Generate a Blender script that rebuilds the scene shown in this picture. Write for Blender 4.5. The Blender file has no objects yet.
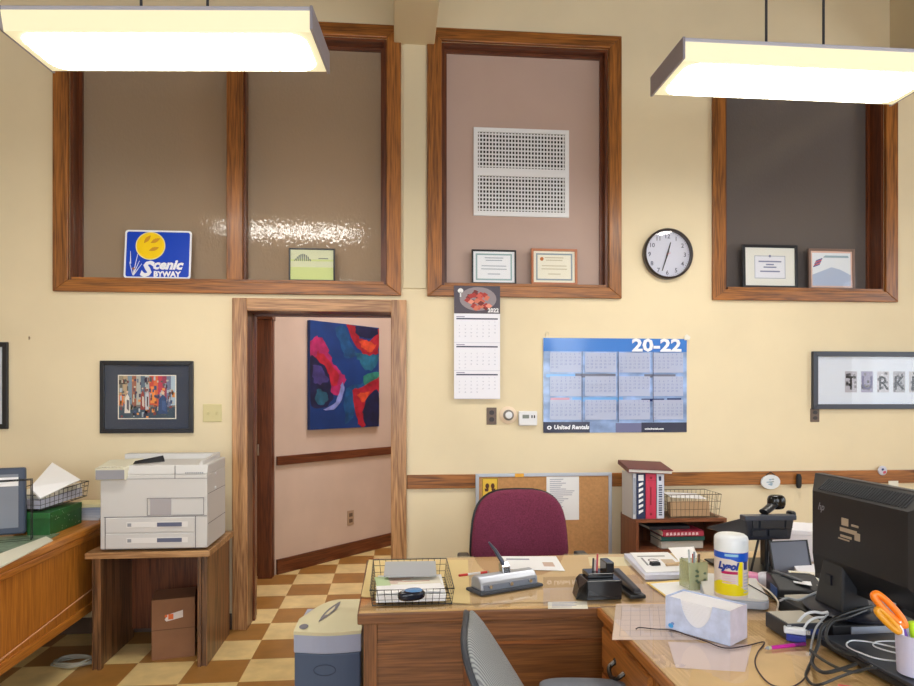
import bpy, bmesh, math, random
from mathutils import Vector, Matrix
random.seed(7)
PI = math.pi
SC = bpy.context.scene
COL = SC.collection
# ---------------------------------------------------------------- camera, light, exposure
F, CU, HV, H = 680.0, 457.0, 396.0, 1.48
TH = math.atan(0.0901)
ST, CT = math.sin(TH), math.cos(TH)
WY = 4.43                      # face of the back wall
cam_d = bpy.data.cameras.new('camera'); cam = bpy.data.objects.new('camera', cam_d)
COL.objects.link(cam); SC.camera = cam
cam.location = (0, 0, H); cam.rotation_euler = (PI/2, 0, -TH)
cam_d.sensor_width = 36; cam_d.lens = 36*F/914; cam_d.shift_y = (HV-343)/914
cam_d.clip_start = .02
w = bpy.data.worlds.new('sky'); SC.world = w; w.use_nodes = True
bg = w.node_tree.nodes['Background']; bg.inputs[0].default_value = (.80, .90, 1.0, 1); bg.inputs[1].default_value = 2.2
SC.view_settings.view_transform = 'Standard'; SC.view_settings.look = 'None'
SC.view_settings.gamma = 1; SC.view_settings.use_curve_mapping = False
SC.view_settings.exposure = 0.12
LAMP = 23.0                     # radiance of the fluorescent diffusers
def area(name, loc, rot, sx, sy, power, col):
    l = bpy.data.lights.new(name, 'AREA'); l.shape = 'RECTANGLE'; l.size = sx; l.size_y = sy
    l.energy = power; l.color = col
    o = bpy.data.objects.new(name, l); COL.objects.link(o); o.location = loc; o.rotation_euler = rot
    return o
# daylight standing in the real window openings behind the camera and on the right
DAY = (.84, .92, 1.0)
FRONT_WIN = [(-2.9, -1.3), (-.6, 1.0), (1.7, 3.3)]
for a, b in FRONT_WIN:
    area('window_daylight', ((a+b)/2, -3.12, 2.0), (PI/2, 0, 0), b-a-.06, 2.1, 46, DAY)
RIGHT_WIN = [(-1.4, .2), (1.0, 2.6)]
for a, b in RIGHT_WIN:
    area('window_daylight', (5.52, (a+b)/2, 2.0), (PI/2, 0, PI/2), b-a-.06, 2.1, 26, DAY)
area('added_hall_lamp', (.5, 5.3, 3.9), (0, 0, 0), 1.2, .8, 62, (.96, .95, 1.0))  # unseen ceiling lamp added to light the hall, not a window

# ---------------------------------------------------------------- pixel helpers (a ray met with a real plane)
def ray(u, v):
    a = (u-CU)/F; c = (HV-v)/F
    return Vector((ST + a*CT, CT - a*ST, c))
O = Vector((0, 0, H))
def PZ(u, v, z): r = ray(u, v); return O + r*((z-H)/r.z)
def PY(u, v, y): r = ray(u, v); return O + r*(y/r.y)
def PX(u, v, x): r = ray(u, v); return O + r*(x/r.x)
def PD(u, v, d): return O + ray(u, v)*d
# ---------------------------------------------------------------- mesh builder
class MB:
    def __init__(s): s.v = []; s.f = []; s.m = []; s.mi = []; s.cur = 0; s.sm = []; s.T = None
    def mat(s, m):
        if m not in s.m: s.m.append(m)
        s.cur = s.m.index(m); return s
    def add(s, vs, fs, smooth=False):
        n = len(s.v)
        for p in vs:
            p = Vector(p)
            if s.T is not None: p = s.T @ p
            s.v.append(p)
        for f in fs:
            s.f.append([i+n for i in f]); s.mi.append(s.cur); s.sm.append(smooth)
        return s
    def box(s, x0, y0, z0, x1, y1, z1):
        if x0 > x1: x0, x1 = x1, x0
        if y0 > y1: y0, y1 = y1, y0
        if z0 > z1: z0, z1 = z1, z0
        return s.add([(x0,y0,z0),(x1,y0,z0),(x1,y1,z0),(x0,y1,z0),(x0,y0,z1),(x1,y0,z1),(x1,y1,z1),(x0,y1,z1)],
              [(0,3,2,1),(4,5,6,7),(0,1,5,4),(1,2,6,5),(2,3,7,6),(3,0,4,7)])
    def hexa(s, p):   # eight corners, bottom four then top four
        return s.add(p, [(0,3,2,1),(4,5,6,7),(0,1,5,4),(1,2,6,5),(2,3,7,6),(3,0,4,7)])
    def prism(s, pts, ax, a, b):   # polygon pulled along an axis
        n = len(pts)
        def q(p, t): return {'x': (t, p[0], p[1]), 'y': (p[0], t, p[1]), 'z': (p[0], p[1], t)}[ax]
        vs = [q(p, a) for p in pts] + [q(p, b) for p in pts]
        fs = [list(range(n)), list(range(2*n-1, n-1, -1))] + [(i, (i+1) % n, (i+1) % n+n, i+n) for i in range(n)]
        return s.add(vs, fs)
    def poly(s, pts): return s.add(pts, [list(range(len(pts)))])
    def flat(s, x0, z0, x1, z1, y):  # upright quad facing -y
        return s.add([(x0,y,z0),(x1,y,z0),(x1,y,z1),(x0,y,z1)], [(0,1,2,3)])
    def shape(s, pts, y): return s.poly([(p[0], y, p[1]) for p in pts])
    def disc(s, x, z, r, y, n=24, rz=None):
        rz = rz or r
        return s.poly([(x+r*math.cos(2*PI*i/n), y, z+rz*math.sin(2*PI*i/n)) for i in range(n)])
    def tube(s, pts, r, n=8, closed=False, flatz=1):
        pts = [Vector(p) for p in pts]; m = len(pts); vs = []; fs = []
        up = Vector((0, 0, 1)); prev = None
        for i, p in enumerate(pts):
            a = pts[i-1] if (i > 0 or closed) else p
            b = pts[(i+1) % m] if (i < m-1 or closed) else p
            t = (b-a)
            if t.length < 1e-9: t = Vector((1, 0, 0))
            t.normalize()
            if prev is None:
                prev = t.cross(up)
                if prev.length < 1e-3: prev = t.cross(Vector((1, 0, 0)))
            x = (prev - t*prev.dot(t))
            if x.length < 1e-6: x = t.cross(Vector((.3, 1, .2)))
            x.normalize(); prev = x; y = t.cross(x)
            rr = r[i] if isinstance(r, (list, tuple)) else r
            for k in range(n):
                a_ = 2*PI*k/n
                vs.append(p + x*rr*math.cos(a_) + y*rr*flatz*math.sin(a_))
        last = m if closed else m-1
        for i in range(last):
            for k in range(n):
                A = i*n; B = ((i+1) % m)*n; k2 = (k+1) % n
                fs.append((A+k, A+k2, B+k2, B+k))
        if not closed: fs += [tuple(range(n-1, -1, -1)), tuple((m-1)*n+k for k in range(n))]
        return s.add(vs, fs, True)
    def lathe(s, prof, c=(0, 0, 0), n=32, sy=1):
        vs = []; fs = []; m = len(prof)
        for r, z in prof:
            for k in range(n):
                a = 2*PI*k/n; vs.append((c[0]+r*math.cos(a), c[1]+r*sy*math.sin(a), c[2]+z))
        for i in range(m-1):
            for k in range(n):
                k2 = (k+1) % n; fs.append((i*n+k, i*n+k2, (i+1)*n+k2, (i+1)*n+k))
        fs += [tuple(range(n-1, -1, -1)), tuple((m-1)*n+k for k in range(n))]
        return s.add(vs, fs, True)
    def grid(s, fn, nu, nv, smooth=True):
        vs = [fn(i/nu, j/nv) for j in range(nv+1) for i in range(nu+1)]
        fs = [(j*(nu+1)+i, j*(nu+1)+i+1, (j+1)*(nu+1)+i+1, (j+1)*(nu+1)+i) for j in range(nv) for i in range(nu)]
        return s.add(vs, fs, smooth)
    def text(s, txt, size, x, z, y, bold=0, shear=0, sx=1, align='LEFT', flat=None, line=1):
        c = bpy.data.curves.new('t', 'FONT'); c.body = txt; c.size = size; c.align_x = align
        c.shear = shear; c.offset = bold; c.resolution_u = 2; c.space_line = line
        o = bpy.data.objects.new('t', c); me = bpy.data.meshes.new_from_object(o)
        if flat: vs = [(x+p.co.x*sx, z+p.co.y, y) for p in me.vertices]
        else: vs = [(x+p.co.x*sx, y, z+p.co.y) for p in me.vertices]
        s.add(vs, [tuple(p.vertices) for p in me.polygons])
        bpy.data.objects.remove(o); bpy.data.curves.remove(c); bpy.data.meshes.remove(me)
        return s
    def build(s, name, m=None, parent=None, loc=(0, 0, 0), rz=0, bevel=0, seg=2, label=None, rot=None, sub=0, fix=True):
        me = bpy.data.meshes.new(name)
        me.from_pydata([tuple(p) for p in s.v], [], s.f)
        if m is not None and not s.m: s.m = [m]
        for k in s.m: me.materials.append(k)
        for p, i, sm in zip(me.polygons, s.mi, s.sm): p.material_index = i; p.use_smooth = sm
        if fix:
            bm = bmesh.new(); bm.from_mesh(me); bmesh.ops.recalc_face_normals(bm, faces=bm.faces)
            for e in bm.edges:
                if len(e.link_faces) == 2 and e.calc_face_angle(0) > .75: e.smooth = False
            bm.to_mesh(me); bm.free()
        me.update()
        o = bpy.data.objects.new(name, me); COL.objects.link(o)
        if parent: o.parent = parent
        o.location = loc; o.rotation_euler = rot if rot else (0, 0, rz)
        if bevel:
            b = o.modifiers.new('bevel', 'BEVEL'); b.width = bevel; b.segments = seg; b.limit_method = 'ANGLE'; b.angle_limit = .6
        if sub:
            b = o.modifiers.new('sub', 'SUBSURF'); b.levels = sub; b.render_levels = sub
        if label: o['label'] = label
        return o
def tag(o, label, cat, group=None, kind=None):
    o['label'] = label; o['category'] = cat
    if group: o['group'] = group
    if kind: o['kind'] = kind
    return o
def thing(name, label, cat, loc=(0, 0, 0), rz=0, group=None, rot=None):
    o = bpy.data.objects.new(name, None); COL.objects.link(o); o.empty_display_size = .1
    o.location = loc; o.rotation_euler = rot if rot else (0, 0, rz)
    return tag(o, label, cat, group)
def struct(name, mb=None, m=None, loc=(0, 0, 0), **k):
    if mb: o = mb.build(name, m, None, loc, **k)
    else:
        o = bpy.data.objects.new(name, None); COL.objects.link(o); o.location = loc
    o['kind'] = 'structure'; return o
def smooth(pts, k=6, closed=False):
    pts = [Vector(p) for p in pts]; out = []; n = len(pts)
    for i in range(n if closed else n-1):
        if closed: a, b, c, d = pts[i-1], pts[i], pts[(i+1) % n], pts[(i+2) % n]
        else: a, b, c, d = pts[max(i-1, 0)], pts[i], pts[i+1], pts[min(i+2, n-1)]
        for j in range(k):
            t = j/k
            out.append(.5*((2*b)+(c-a)*t+(2*a-5*b+4*c-d)*t*t+(3*b-a-3*c+d)*t**3))
    if not closed: out.append(pts[-1])
    return out
def rrect(w, h, r, n=5, cx=0, cy=0):
    out = []
    for sx, sy, a0 in ((1, 1, 0), (-1, 1, PI/2), (-1, -1, PI), (1, -1, 1.5*PI)):
        for i in range(n+1):
            a = a0 + PI/2*i/n
            out.append((cx+sx*(w/2-r)+r*math.cos(a), cy+sy*(h/2-r)+r*math.sin(a)))
    return out
# ---------------------------------------------------------------- materials
def lin(c): return tuple(((x/255)/12.92 if x/255 <= .04045 else ((x/255+.055)/1.055)**2.4) for x in c)+(1,)
MATS = {}
def P(name, col, rough=.5, metal=0, spec=.5, noise=0, nscale=8, bump=0, bscale=200, trans=0, alpha=1, coat=0, emit=0, ecol=None, stretch=(1, 1, 1)):
    if name in MATS: return MATS[name]
    m = bpy.data.materials.new(name); m.use_nodes = True; nt = m.node_tree; b = nt.nodes['Principled BSDF']
    c = lin(col) if max(col) > 1.01 else tuple(col)+(1,)
    b.inputs['Base Color'].default_value = c; b.inputs['Roughness'].default_value = rough
    b.inputs['Metallic'].default_value = metal; b.inputs['Specular IOR Level'].default_value = spec
    b.inputs['Transmission Weight'].default_value = trans; b.inputs['Alpha'].default_value = alpha
    b.inputs['Coat Weight'].default_value = coat; b.inputs['Coat Roughness'].default_value = .05
    if emit:
        b.inputs['Emission Color'].default_value = lin(ecol or col); b.inputs['Emission Strength'].default_value = emit
    if noise or bump:
        tc = nt.nodes.new('ShaderNodeTexCoord'); mp = nt.nodes.new('ShaderNodeMapping'); mp.inputs['Scale'].default_value = stretch
        nt.links.new(tc.outputs['Object'], mp.inputs[0])
    if noise:
        n = nt.nodes.new('ShaderNodeTexNoise'); n.inputs['Scale'].default_value = nscale; n.inputs['Detail'].default_value = 4
        nt.links.new(mp.outputs[0], n.inputs['Vector'])
        r = nt.nodes.new('ShaderNodeValToRGB'); r.color_ramp.elements[0].position = .3; r.color_ramp.elements[1].position = .7
        r.color_ramp.elements[0].color = tuple(max(0, x*(1-noise)) for x in c[:3])+(1,)
        r.color_ramp.elements[1].color = tuple(min(1, x*(1+noise)) for x in c[:3])+(1,)
        nt.links.new(n.outputs['Fac'], r.inputs[0]); nt.links.new(r.outputs[0], b.inputs['Base Color'])
    if bump:
        n = nt.nodes.new('ShaderNodeTexNoise'); n.inputs['Scale'].default_value = bscale; n.inputs['Detail'].default_value = 2
        nt.links.new(mp.outputs[0], n.inputs['Vector'])
        bp = nt.nodes.new('ShaderNodeBump'); bp.inputs['Strength'].default_value = bump; bp.inputs['Distance'].default_value = .002
        nt.links.new(n.outputs['Fac'], bp.inputs['Height']); nt.links.new(bp.outputs[0], b.inputs['Normal'])
    MATS[name] = m; return m
def wood(name, dark, light, ax='x', rough=.38, sc=1.0, coat=.15, con=1.0):
    key = name+ax
    if key in MATS: return MATS[key]
    m = bpy.data.materials.new(key); m.use_nodes = True; nt = m.node_tree; b = nt.nodes['Principled BSDF']
    L = nt.links.new; N = nt.nodes.new
    tc = N('ShaderNodeTexCoord'); mp = N('ShaderNodeMapping')
    s = {'x': (.9, 14, 14), 'y': (14, .9, 14), 'z': (14, 14, .9)}[ax]
    mp.inputs['Scale'].default_value = tuple(k*sc for k in s)
    L(tc.outputs['Object'], mp.inputs[0])
    n1 = N('ShaderNodeTexNoise'); n1.inputs['Scale'].default_value = 1.1; n1.inputs['Detail'].default_value = 3; n1.inputs['Distortion'].default_value = .6
    L(mp.outputs[0], n1.inputs['Vector'])
    mu = N('ShaderNodeMath'); mu.operation = 'MULTIPLY'; mu.inputs[1].default_value = 22; L(n1.outputs['Fac'], mu.inputs[0])
    sn = N('ShaderNodeMath'); sn.operation = 'SINE'; L(mu.outputs[0], sn.inputs[0])
    mp2 = N('ShaderNodeMapping'); mp2.inputs['Scale'].default_value = {'x': (6, 160, 160), 'y': (160, 6, 160), 'z': (160, 160, 6)}[ax]
    L(tc.outputs['Object'], mp2.inputs[0])
    n2 = N('ShaderNodeTexNoise'); n2.inputs['Scale'].default_value = 1.0; n2.inputs['Detail'].default_value = 3; L(mp2.outputs[0], n2.inputs['Vector'])
    a = N('ShaderNodeMath'); a.operation = 'MULTIPLY_ADD'; a.inputs[1].default_value = .17*con; a.inputs[2].default_value = .0; L(sn.outputs[0], a.inputs[0])
    a2 = N('ShaderNodeMath'); a2.operation = 'MULTIPLY_ADD'; a2.inputs[1].default_value = 1.0; L(n2.outputs['Fac'], a2.inputs[0]); L(a.outputs[0], a2.inputs[2])
    r = N('ShaderNodeValToRGB'); r.color_ramp.elements[0].position = .22; r.color_ramp.elements[1].position = .72
    r.color_ramp.elements[0].color = lin(dark); r.color_ramp.elements[1].color = lin(light)
    L(a2.outputs[0], r.inputs[0]); L(r.outputs[0], b.inputs['Base Color'])
    b.inputs['Roughness'].default_value = rough; b.inputs['Coat Weight'].default_value = coat; b.inputs['Coat Roughness'].default_value = .2
    MATS[key] = m; return m
def oak(ax): return wood('honey_oak', (92, 52, 19), (176, 110, 46), ax, con=.6)
def oakd(ax): return wood('dark_oak', (84, 42, 18), (160, 96, 46), ax)
def oakp(ax): return wood('pale_oak', (126, 84, 48), (200, 150, 100), ax, con=.9)
def walnut(ax): return wood('walnut', (72, 46, 28), (140, 98, 62), ax)
def hallwood(ax): return wood('red_brown_wood', (70, 32, 14), (122, 66, 34), ax, con=.6)
def maple(ax): return wood('orange_maple', (146, 84, 26), (206, 134, 52), ax, con=.2)
def deskoak(ax): return wood('desk_oak', (86, 52, 28), (148, 96, 56), ax, con=.45)
M_WALL = P('cream_paint', (232, 216, 182), .75, noise=.04, nscale=2.2, bump=.15, bscale=60)
M_CEIL = P('ceiling_paint', (118, 98, 78), .85)
M_BEAM = P('beam_paint', (216, 203, 172), .8)
M_HALL = P('hall_plaster', (206, 184, 166), .8, noise=.05, nscale=3)
M_BASE = P('vinyl_baseboard', (88, 72, 62), .5)
M_WHITE = P('white_plastic', (232, 232, 235), .4)
M_PAPER = P('white_paper', (244, 244, 246), .7)
M_PAPER2 = P('off_white_paper', (232, 228, 214), .7)
M_YEL = P('yellow_paper', (238, 206, 120), .7)
M_BLACK = P('black_plastic', (26, 27, 32), .38)
M_BLACKM = P('black_matte', (20, 20, 24), .6)
M_DGREY = P('dark_grey_plastic', (58, 60, 66), .45)
M_GREY = P('grey_plastic', (150, 152, 158), .45)
M_CHROME = P('chrome', (200, 202, 208), .2, 1)
M_ALU = P('aluminium', (200, 204, 214), .4, .55)
M_WIRE = P('dark_wire', (52, 50, 52), .35, .6)
M_INK = P('ink', (60, 62, 80), .7)
M_INKL = P('pale_ink', (150, 152, 176), .7)
M_BEIGEP = P('beige_plastic', (208, 196, 146), .45)
M_BROWNP = P('brown_plate', (104, 84, 70), .4)
M_PGLASS = P('picture_glass', (255, 255, 255), .03, trans=1.0, alpha=.12)
def flat_col(name, c, r=.6): return P(name, c, r)

def tile_floor():
    m = bpy.data.materials.new('checker_tiles'); m.use_nodes = True; nt = m.node_tree; b = nt.nodes['Principled BSDF']
    L = nt.links.new; N = nt.nodes.new
    tc = N('ShaderNodeTexCoord'); mp = N('ShaderNodeMapping'); t = .3048
    mp.inputs['Location'].default_value = (.81/t+40, -4.52/t+40, .5); mp.inputs['Scale'].default_value = (1/t, 1/t, 0)
    L(tc.outputs['Object'], mp.inputs[0])
    ck = N('ShaderNodeTexChecker'); ck.inputs['Scale'].default_value = 1
    ck.inputs[1].default_value = lin((232, 204, 142)); ck.inputs[2].default_value = lin((166, 118, 58)); L(mp.outputs[0], ck.inputs[0])
    n = N('ShaderNodeTexNoise'); n.inputs['Scale'].default_value = 9; n.inputs['Detail'].default_value = 6; L(tc.outputs['Object'], n.inputs['Vector'])
    mr = N('ShaderNodeMapRange'); mr.inputs[1].default_value = .25; mr.inputs[2].default_value = .75; mr.inputs[3].default_value = .82; mr.inputs[4].default_value = 1.1
    L(n.outputs['Fac'], mr.inputs[0])
    mx = N('ShaderNodeVectorMath'); mx.operation = 'SCALE'; L(ck.outputs[0], mx.inputs[0]); L(mr.outputs[0], mx.inputs['Scale'])
    L(mx.outputs[0], b.inputs['Base Color']); b.inputs['Roughness'].default_value = .33
    return m
def obscure(name, col, rough=.05, bscale=70, bump=.5):
    m = bpy.data.materials.new(name); m.use_nodes = True; nt = m.node_tree; b = nt.nodes['Principled BSDF']
    L = nt.links.new; N = nt.nodes.new
    b.inputs['Base Color'].default_value = lin(col); b.inputs['Roughness'].default_value = rough
    b.inputs['Transmission Weight'].default_value = .25; b.inputs['IOR'].default_value = 1.5
    tc = N('ShaderNodeTexCoord'); mp = N('ShaderNodeMapping'); mp.inputs['Scale'].default_value = (1, 1, .55); L(tc.outputs['Object'], mp.inputs[0])
    n = N('ShaderNodeTexNoise'); n.inputs['Scale'].default_value = bscale; n.inputs['Detail'].default_value = 1; L(mp.outputs[0], n.inputs['Vector'])
    bp = N('ShaderNodeBump'); bp.inputs['Strength'].default_value = bump; bp.inputs['Distance'].default_value = .001
    L(n.outputs['Fac'], bp.inputs['Height']); L(bp.outputs[0], b.inputs['Normal'])
    return m
M_OBS = obscure('obscure_glass', (176, 154, 130), bump=.9, bscale=80); M_OBS2 = obscure('obscure_glass_dark', (118, 110, 108), bump=.9, bscale=80)
def emis(name, col, s):
    m = bpy.data.materials.new(name); m.use_nodes = True; b = m.node_tree.nodes['Principled BSDF']
    b.inputs['Base Color'].default_value = (.8, .8, .8, 1); b.inputs['Emission Color'].default_value = lin(col); b.inputs['Emission Strength'].default_value = s
    return m
M_LENS = emis('lit_diffuser', (255, 251, 242), LAMP); M_LENSE = emis('diffuser_edge', (252, 240, 190), .68); M_LENSE.node_tree.nodes['Principled BSDF'].inputs['Base Color'].default_value = (.42, .40, .33, 1)
M_STEEL = P('white_enamel', (190, 190, 204), .4)

# ================================================================ THE ROOM
RX0, RX1, RY0, CZ = -4.2, 5.6, -3.2, 4.35
HY = 8.3
struct('floor', MB().box(RX0-.3, RY0-.3, -.1, RX1+.3, HY, 0), tile_floor())
struct('ceiling', MB().box(RX0-.3, RY0-.3, CZ, RX1+.3, HY, CZ+.1), M_CEIL)
# back wall with openings
def X(u, y=WY): return PY(u, 396, y).x
def Zw(u, v, y=WY): return PY(u, v, y).z
DX0, DX1, DZ = X(248), X(391), 2.02            # doorway
WB, WT = 2.20, 3.79
W1 = (X(70), X(386.5)); W2 = (X(441.5), X(608)); W3 = (X(724), X(883.5))
WTH = .28
def wall_with_holes(m, x0, x1, z0, z1, y0, y1, holes):
    xs = sorted({x0, x1} | {h[0] for h in holes} | {h[1] for h in holes})
    zs = sorted({z0, z1} | {h[2] for h in holes} | {h[3] for h in holes})
    for i in range(len(xs)-1):
        run = None
        for j in range(len(zs)-1):
            cx, cz = (xs[i]+xs[i+1])/2, (zs[j]+zs[j+1])/2
            solid = not any(h[0] < cx < h[1] and h[2] < cz < h[3] for h in holes)
            if solid: run = [zs[j] if run is None else run[0], zs[j+1]]
            if (not solid or j == len(zs)-2) and run: m.box(xs[i], y0, run[0], xs[i+1], y1, run[1]); run = None
    return m
struct('wall_back', wall_with_holes(MB(), RX0, RX1, 0, CZ, WY, WY+WTH,
       [(DX0-.02, DX1+.02, 0, DZ+.02)] + [(a, b, WB, WT) for a, b in (W1, W2, W3)]), M_WALL)
fw = MB(); wall_with_holes(fw, RX0, RX1, 0, CZ, RY0-.2, RY0, [(a, b, .9, 3.1) for a, b in FRONT_WIN]); struct('wall_front', fw, M_WALL)
rw = MB(); rw.T = Matrix.Rotation(PI/2, 4, 'Z'); wall_with_holes(rw, RY0-.2, HY, 0, CZ, -RX1-.2, -RX1, [(a, b, .9, 3.1) for a, b in RIGHT_WIN]); struct('wall_right', rw, M_WALL)
struct('wall_left', MB().box(RX0-.2, RY0-.2, 0, RX0, HY, CZ), M_WALL)
struct('wall_far', MB().box(RX0, HY-.1, 0, RX1, HY, CZ), M_HALL)
# room windows behind the camera: frame bars and panes
k = 4
for a, b in FRONT_WIN:
    r = struct('window_%d' % k, None, loc=(0, 0, 0)); k += 1
    MB().box(a, RY0-.12, .9, a+.05, RY0-.04, 3.1).box(b-.05, RY0-.12, .9, b, RY0-.04, 3.1).box(a, RY0-.12, .9, b, RY0-.04, .95).box(a, RY0-.12, 3.05, b, RY0-.04, 3.1).box(a, RY0-.12, 2.0, b, RY0-.04, 2.05).build('window_frame', oak('x'), r)
for a, b in RIGHT_WIN:
    r = struct('window_%d' % k, None); k += 1
    x = RX1+.08
    MB().box(x-.04, a, .9, x+.04, a+.05, 3.1).box(x-.04, b-.05, .9, x+.04, b, 3.1).box(x-.04, a, .9, x+.04, b, .95).box(x-.04, a, 3.05, x+.04, b, 3.1).box(x-.04, a, 2.0, x+.04, b, 2.05).build('window_frame', oak('y'), r)
# beams running out from the wall
BZ = 3.76
for i, x in enumerate((X(394), X(889.5), X(394)-3.43)):
    struct('trim_%d' % (i+1), MB().box(x, RY0, BZ, x+.262, WY, CZ), M_BEAM, bevel=.006)
# pilaster strip under the first beam
struct('trim_4', MB().box(X(403.5), WY-.012, DZ+.16, X(426), WY, BZ), M_BEAM)
# chair rail
struct('trim_5', MB().box(X(407), WY-.022, .878, X(1300) if X(1300) < RX1 else RX1, WY, .968), oak('x'), bevel=.004)
# baseboards
struct('baseboard_back', MB().box(RX0, WY-.012, 0, X(232), WY, .10).box(X(408), WY-.012, 0, RX1, WY, .10), M_BASE, bevel=.003)

def mitred(m, x0, z0, x1, z1, wd, y0, y1, axset, bottom=True):
    """picture-frame casing: x0..x1,z0..z1 outer, wd board width"""
    o = [(x0, z0), (x1, z0), (x1, z1), (x0, z1)]; i = [(x0+wd, z0+(wd if bottom else 0)), (x1-wd, z0+(wd if bottom else 0)), (x1-wd, z1-wd), (x0+wd, z1-wd)]
    for k, ax in ((0, 'x'), (1, 'z'), (2, 'x'), (3, 'z')):
        if k == 0 and not bottom: continue
        k2 = (k+1) % 4
        m.mat(axset(ax)); m.prism([o[k], o[k2], i[k2], i[k]], 'y', y0, y1)
    return m
def transom(n, w, outer, glassmat, gy, mull=None, panel=False):
    r = struct('window_%d' % n)
    x0, x1 = w; ox0, ox1, oz0, oz1 = outer
    m = MB()
    # casing boards on the wall face around the opening
    m.mat(oak('x')); m.prism([(ox0, oz0), (ox1, oz0), (x1, WB), (x0, WB)], 'y', WY-.028, WY)
    m.prism([(ox0, oz1), (ox1, oz1), (x1, WT), (x0, WT)], 'y', WY-.028, WY)
    m.mat(oak('z')); m.prism([(ox0, oz0), (x0, WB), (x0, WT), (ox0, oz1)], 'y', WY-.028, WY)
    m.prism([(ox1, oz0), (x1, WB), (x1, WT), (ox1, oz1)], 'y', WY-.028, WY)
    m.build('casing', parent=r, bevel=.004)
    j = MB(); t = .018
    j.mat(hallwood('z')).box(x0, WY, WB, x0+t, WY+WTH, WT).box(x1-t, WY, WB, x1, WY+WTH, WT)
    j.mat(hallwood('x')).box(x0+t, WY, WT-t, x1-t, WY+WTH, WT).mat(oak('x')).box(x0+t, WY-.02, WB, x1-t, WY+WTH, WB+t)
    j.mat(hallwood('z'))
    for a in (x0+t, x1-t-.02): j.box(a, gy-.02, WB+t, a+.02, gy, WT-t)
    j.mat(hallwood('x')); j.box(x0+t+.02, gy-.02, WT-t-.02, x1-t-.02, gy, WT-t)
    j.build('jamb', parent=r)
    if mull:
        MB().box(mull[0], WY-.015, WB+t, mull[1], WY+.09, WT-t).build('mullion', oak('z'), r, bevel=.004)
        MB().mat(hallwood('z')).box(mull[1], WY+.02, WB+t, mull[1]+.012, WY+.10, WT-t).build('glass_stop', parent=r)
        spans = [(x0+t, mull[0]), (mull[1]+.012, x1-t)]
    else: spans = [(x0+t, x1-t)]
    for a, b in spans:
        MB().box(a, gy, WB+t, b, gy+.008 if not panel else gy+.02, WT-t).build('panel' if panel else 'pane', glassmat, r)
    return r
OB, OT = 2.128, 3.872
M_MAUVE = P('mauve_panel', (186, 160, 148), .6, noise=.03, nscale=3)
transom(1, W1, (X(54.5), X(401), OB, OT), M_OBS, WY+.10, (X(227), X(243)))
transom(2, W2, (X(427), X(620.5), OB, OT), M_MAUVE, WY+.075, panel=True)
transom(3, W3, (X(711.5), X(895.5), OB, OT), M_OBS2, WY+.13)
# doorway 1
d = struct('door_1')
m = MB(); mitred(m, X(233), 0, X(406.5), 2.118, 0, WY-.03, WY, oakp) if False else None
cw = .098
MB().mat(oakp('z')).box(X(233), WY-.03, 0, DX0, WY, 2.100).box(DX1, WY-.03, 0, X(406.5), WY, 2.100).build('side_casing', parent=d, bevel=.004)
MB().mat(oakp('x')).box(DX0, WY-.032, DZ, DX1, WY, 2.100).build('head_casing', parent=d, bevel=.003)
MB().mat(walnut('z')).box(DX0-.02, WY, 0, DX0, WY+WTH, DZ).box(DX1, WY, 0, DX1+.02, WY+WTH, DZ).mat(hallwood('x')).box(DX0-.02, WY, DZ, DX1+.02, WY+WTH, DZ+.02).build('jamb', parent=d)
MB().mat(hallwood('z')).box(DX0, WY+.15, 0, DX0+.012, WY+.20, DZ).mat(hallwood('x')).box(DX0, WY+.15, DZ-.012, DX1, WY+.20, DZ).build('door_stop', parent=d)
# hall: left return with a door frame, diagonal wall with rail and skirting
A = Vector((-1.0, 5.73, 0)); dv = Vector((.672, .741, 0)); nv = Vector((.741, -.672, 0))
def diag(m, s0, s1, z0, z1, d0, d1):
    a, b = A+dv*s0, A+dv*s1
    q = [a+nv*d0, b+nv*d0, b+nv*d1, a+nv*d1]
    return m.hexa([(p.x, p.y, z0) for p in q] + [(p.x, p.y, z1) for p in q])
struct('wall_hall_diagonal', MB().box(0, 0, 0, 3.2, .15, CZ), M_HALL, loc=A, rz=math.atan2(dv.y, dv.x))
struct('wall_hall_left', MB().box(-1.55, WY+WTH, 0, -1.45, 5.85, CZ).box(-1.55, 5.80, 0, -1.0, 5.95, CZ), M_HALL)
struct('wall_hall_right', MB().box(1.2, WY+WTH, 0, 1.3, HY-.1, CZ), M_HALL)
ang = math.atan2(dv.y, dv.x)
def diagpart(name, s0, s1, z0, z1, d, mt, **k):
    return struct(name, MB().box(s0, -d, z0, s1, 0, z1), mt, loc=A, rz=ang, **k)
diagpart('trim_6', .02, 3.1, .905, .98, .022, hallwood('x'), bevel=.003)
diagpart('baseboard_hall', .02, 3.1, 0, .125, .018, hallwood('x'), bevel=.003)
d2 = struct('door_2')
MB().mat(hallwood('z')).box(-1.115, 5.62, 0, -1.0, 5.73, 2.10).box(-1.0, 5.66, 0, -.995, 5.72, 2.10).mat(hallwood('x')).box(-1.45, 5.60, 2.10, -.99, 5.76, 2.16).build('door_frame', parent=d2, bevel=.006)
MB().mat(hallwood('z')).box(-1.4, 5.68, .01, -1.117, 5.72, 2.09).build('door_leaf', parent=d2)
MB().mat(M_CHROME).box(-1.112, 5.612, 1.0, -1.10, 5.622, 1.09).build('strike_plate', parent=d2)

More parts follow.
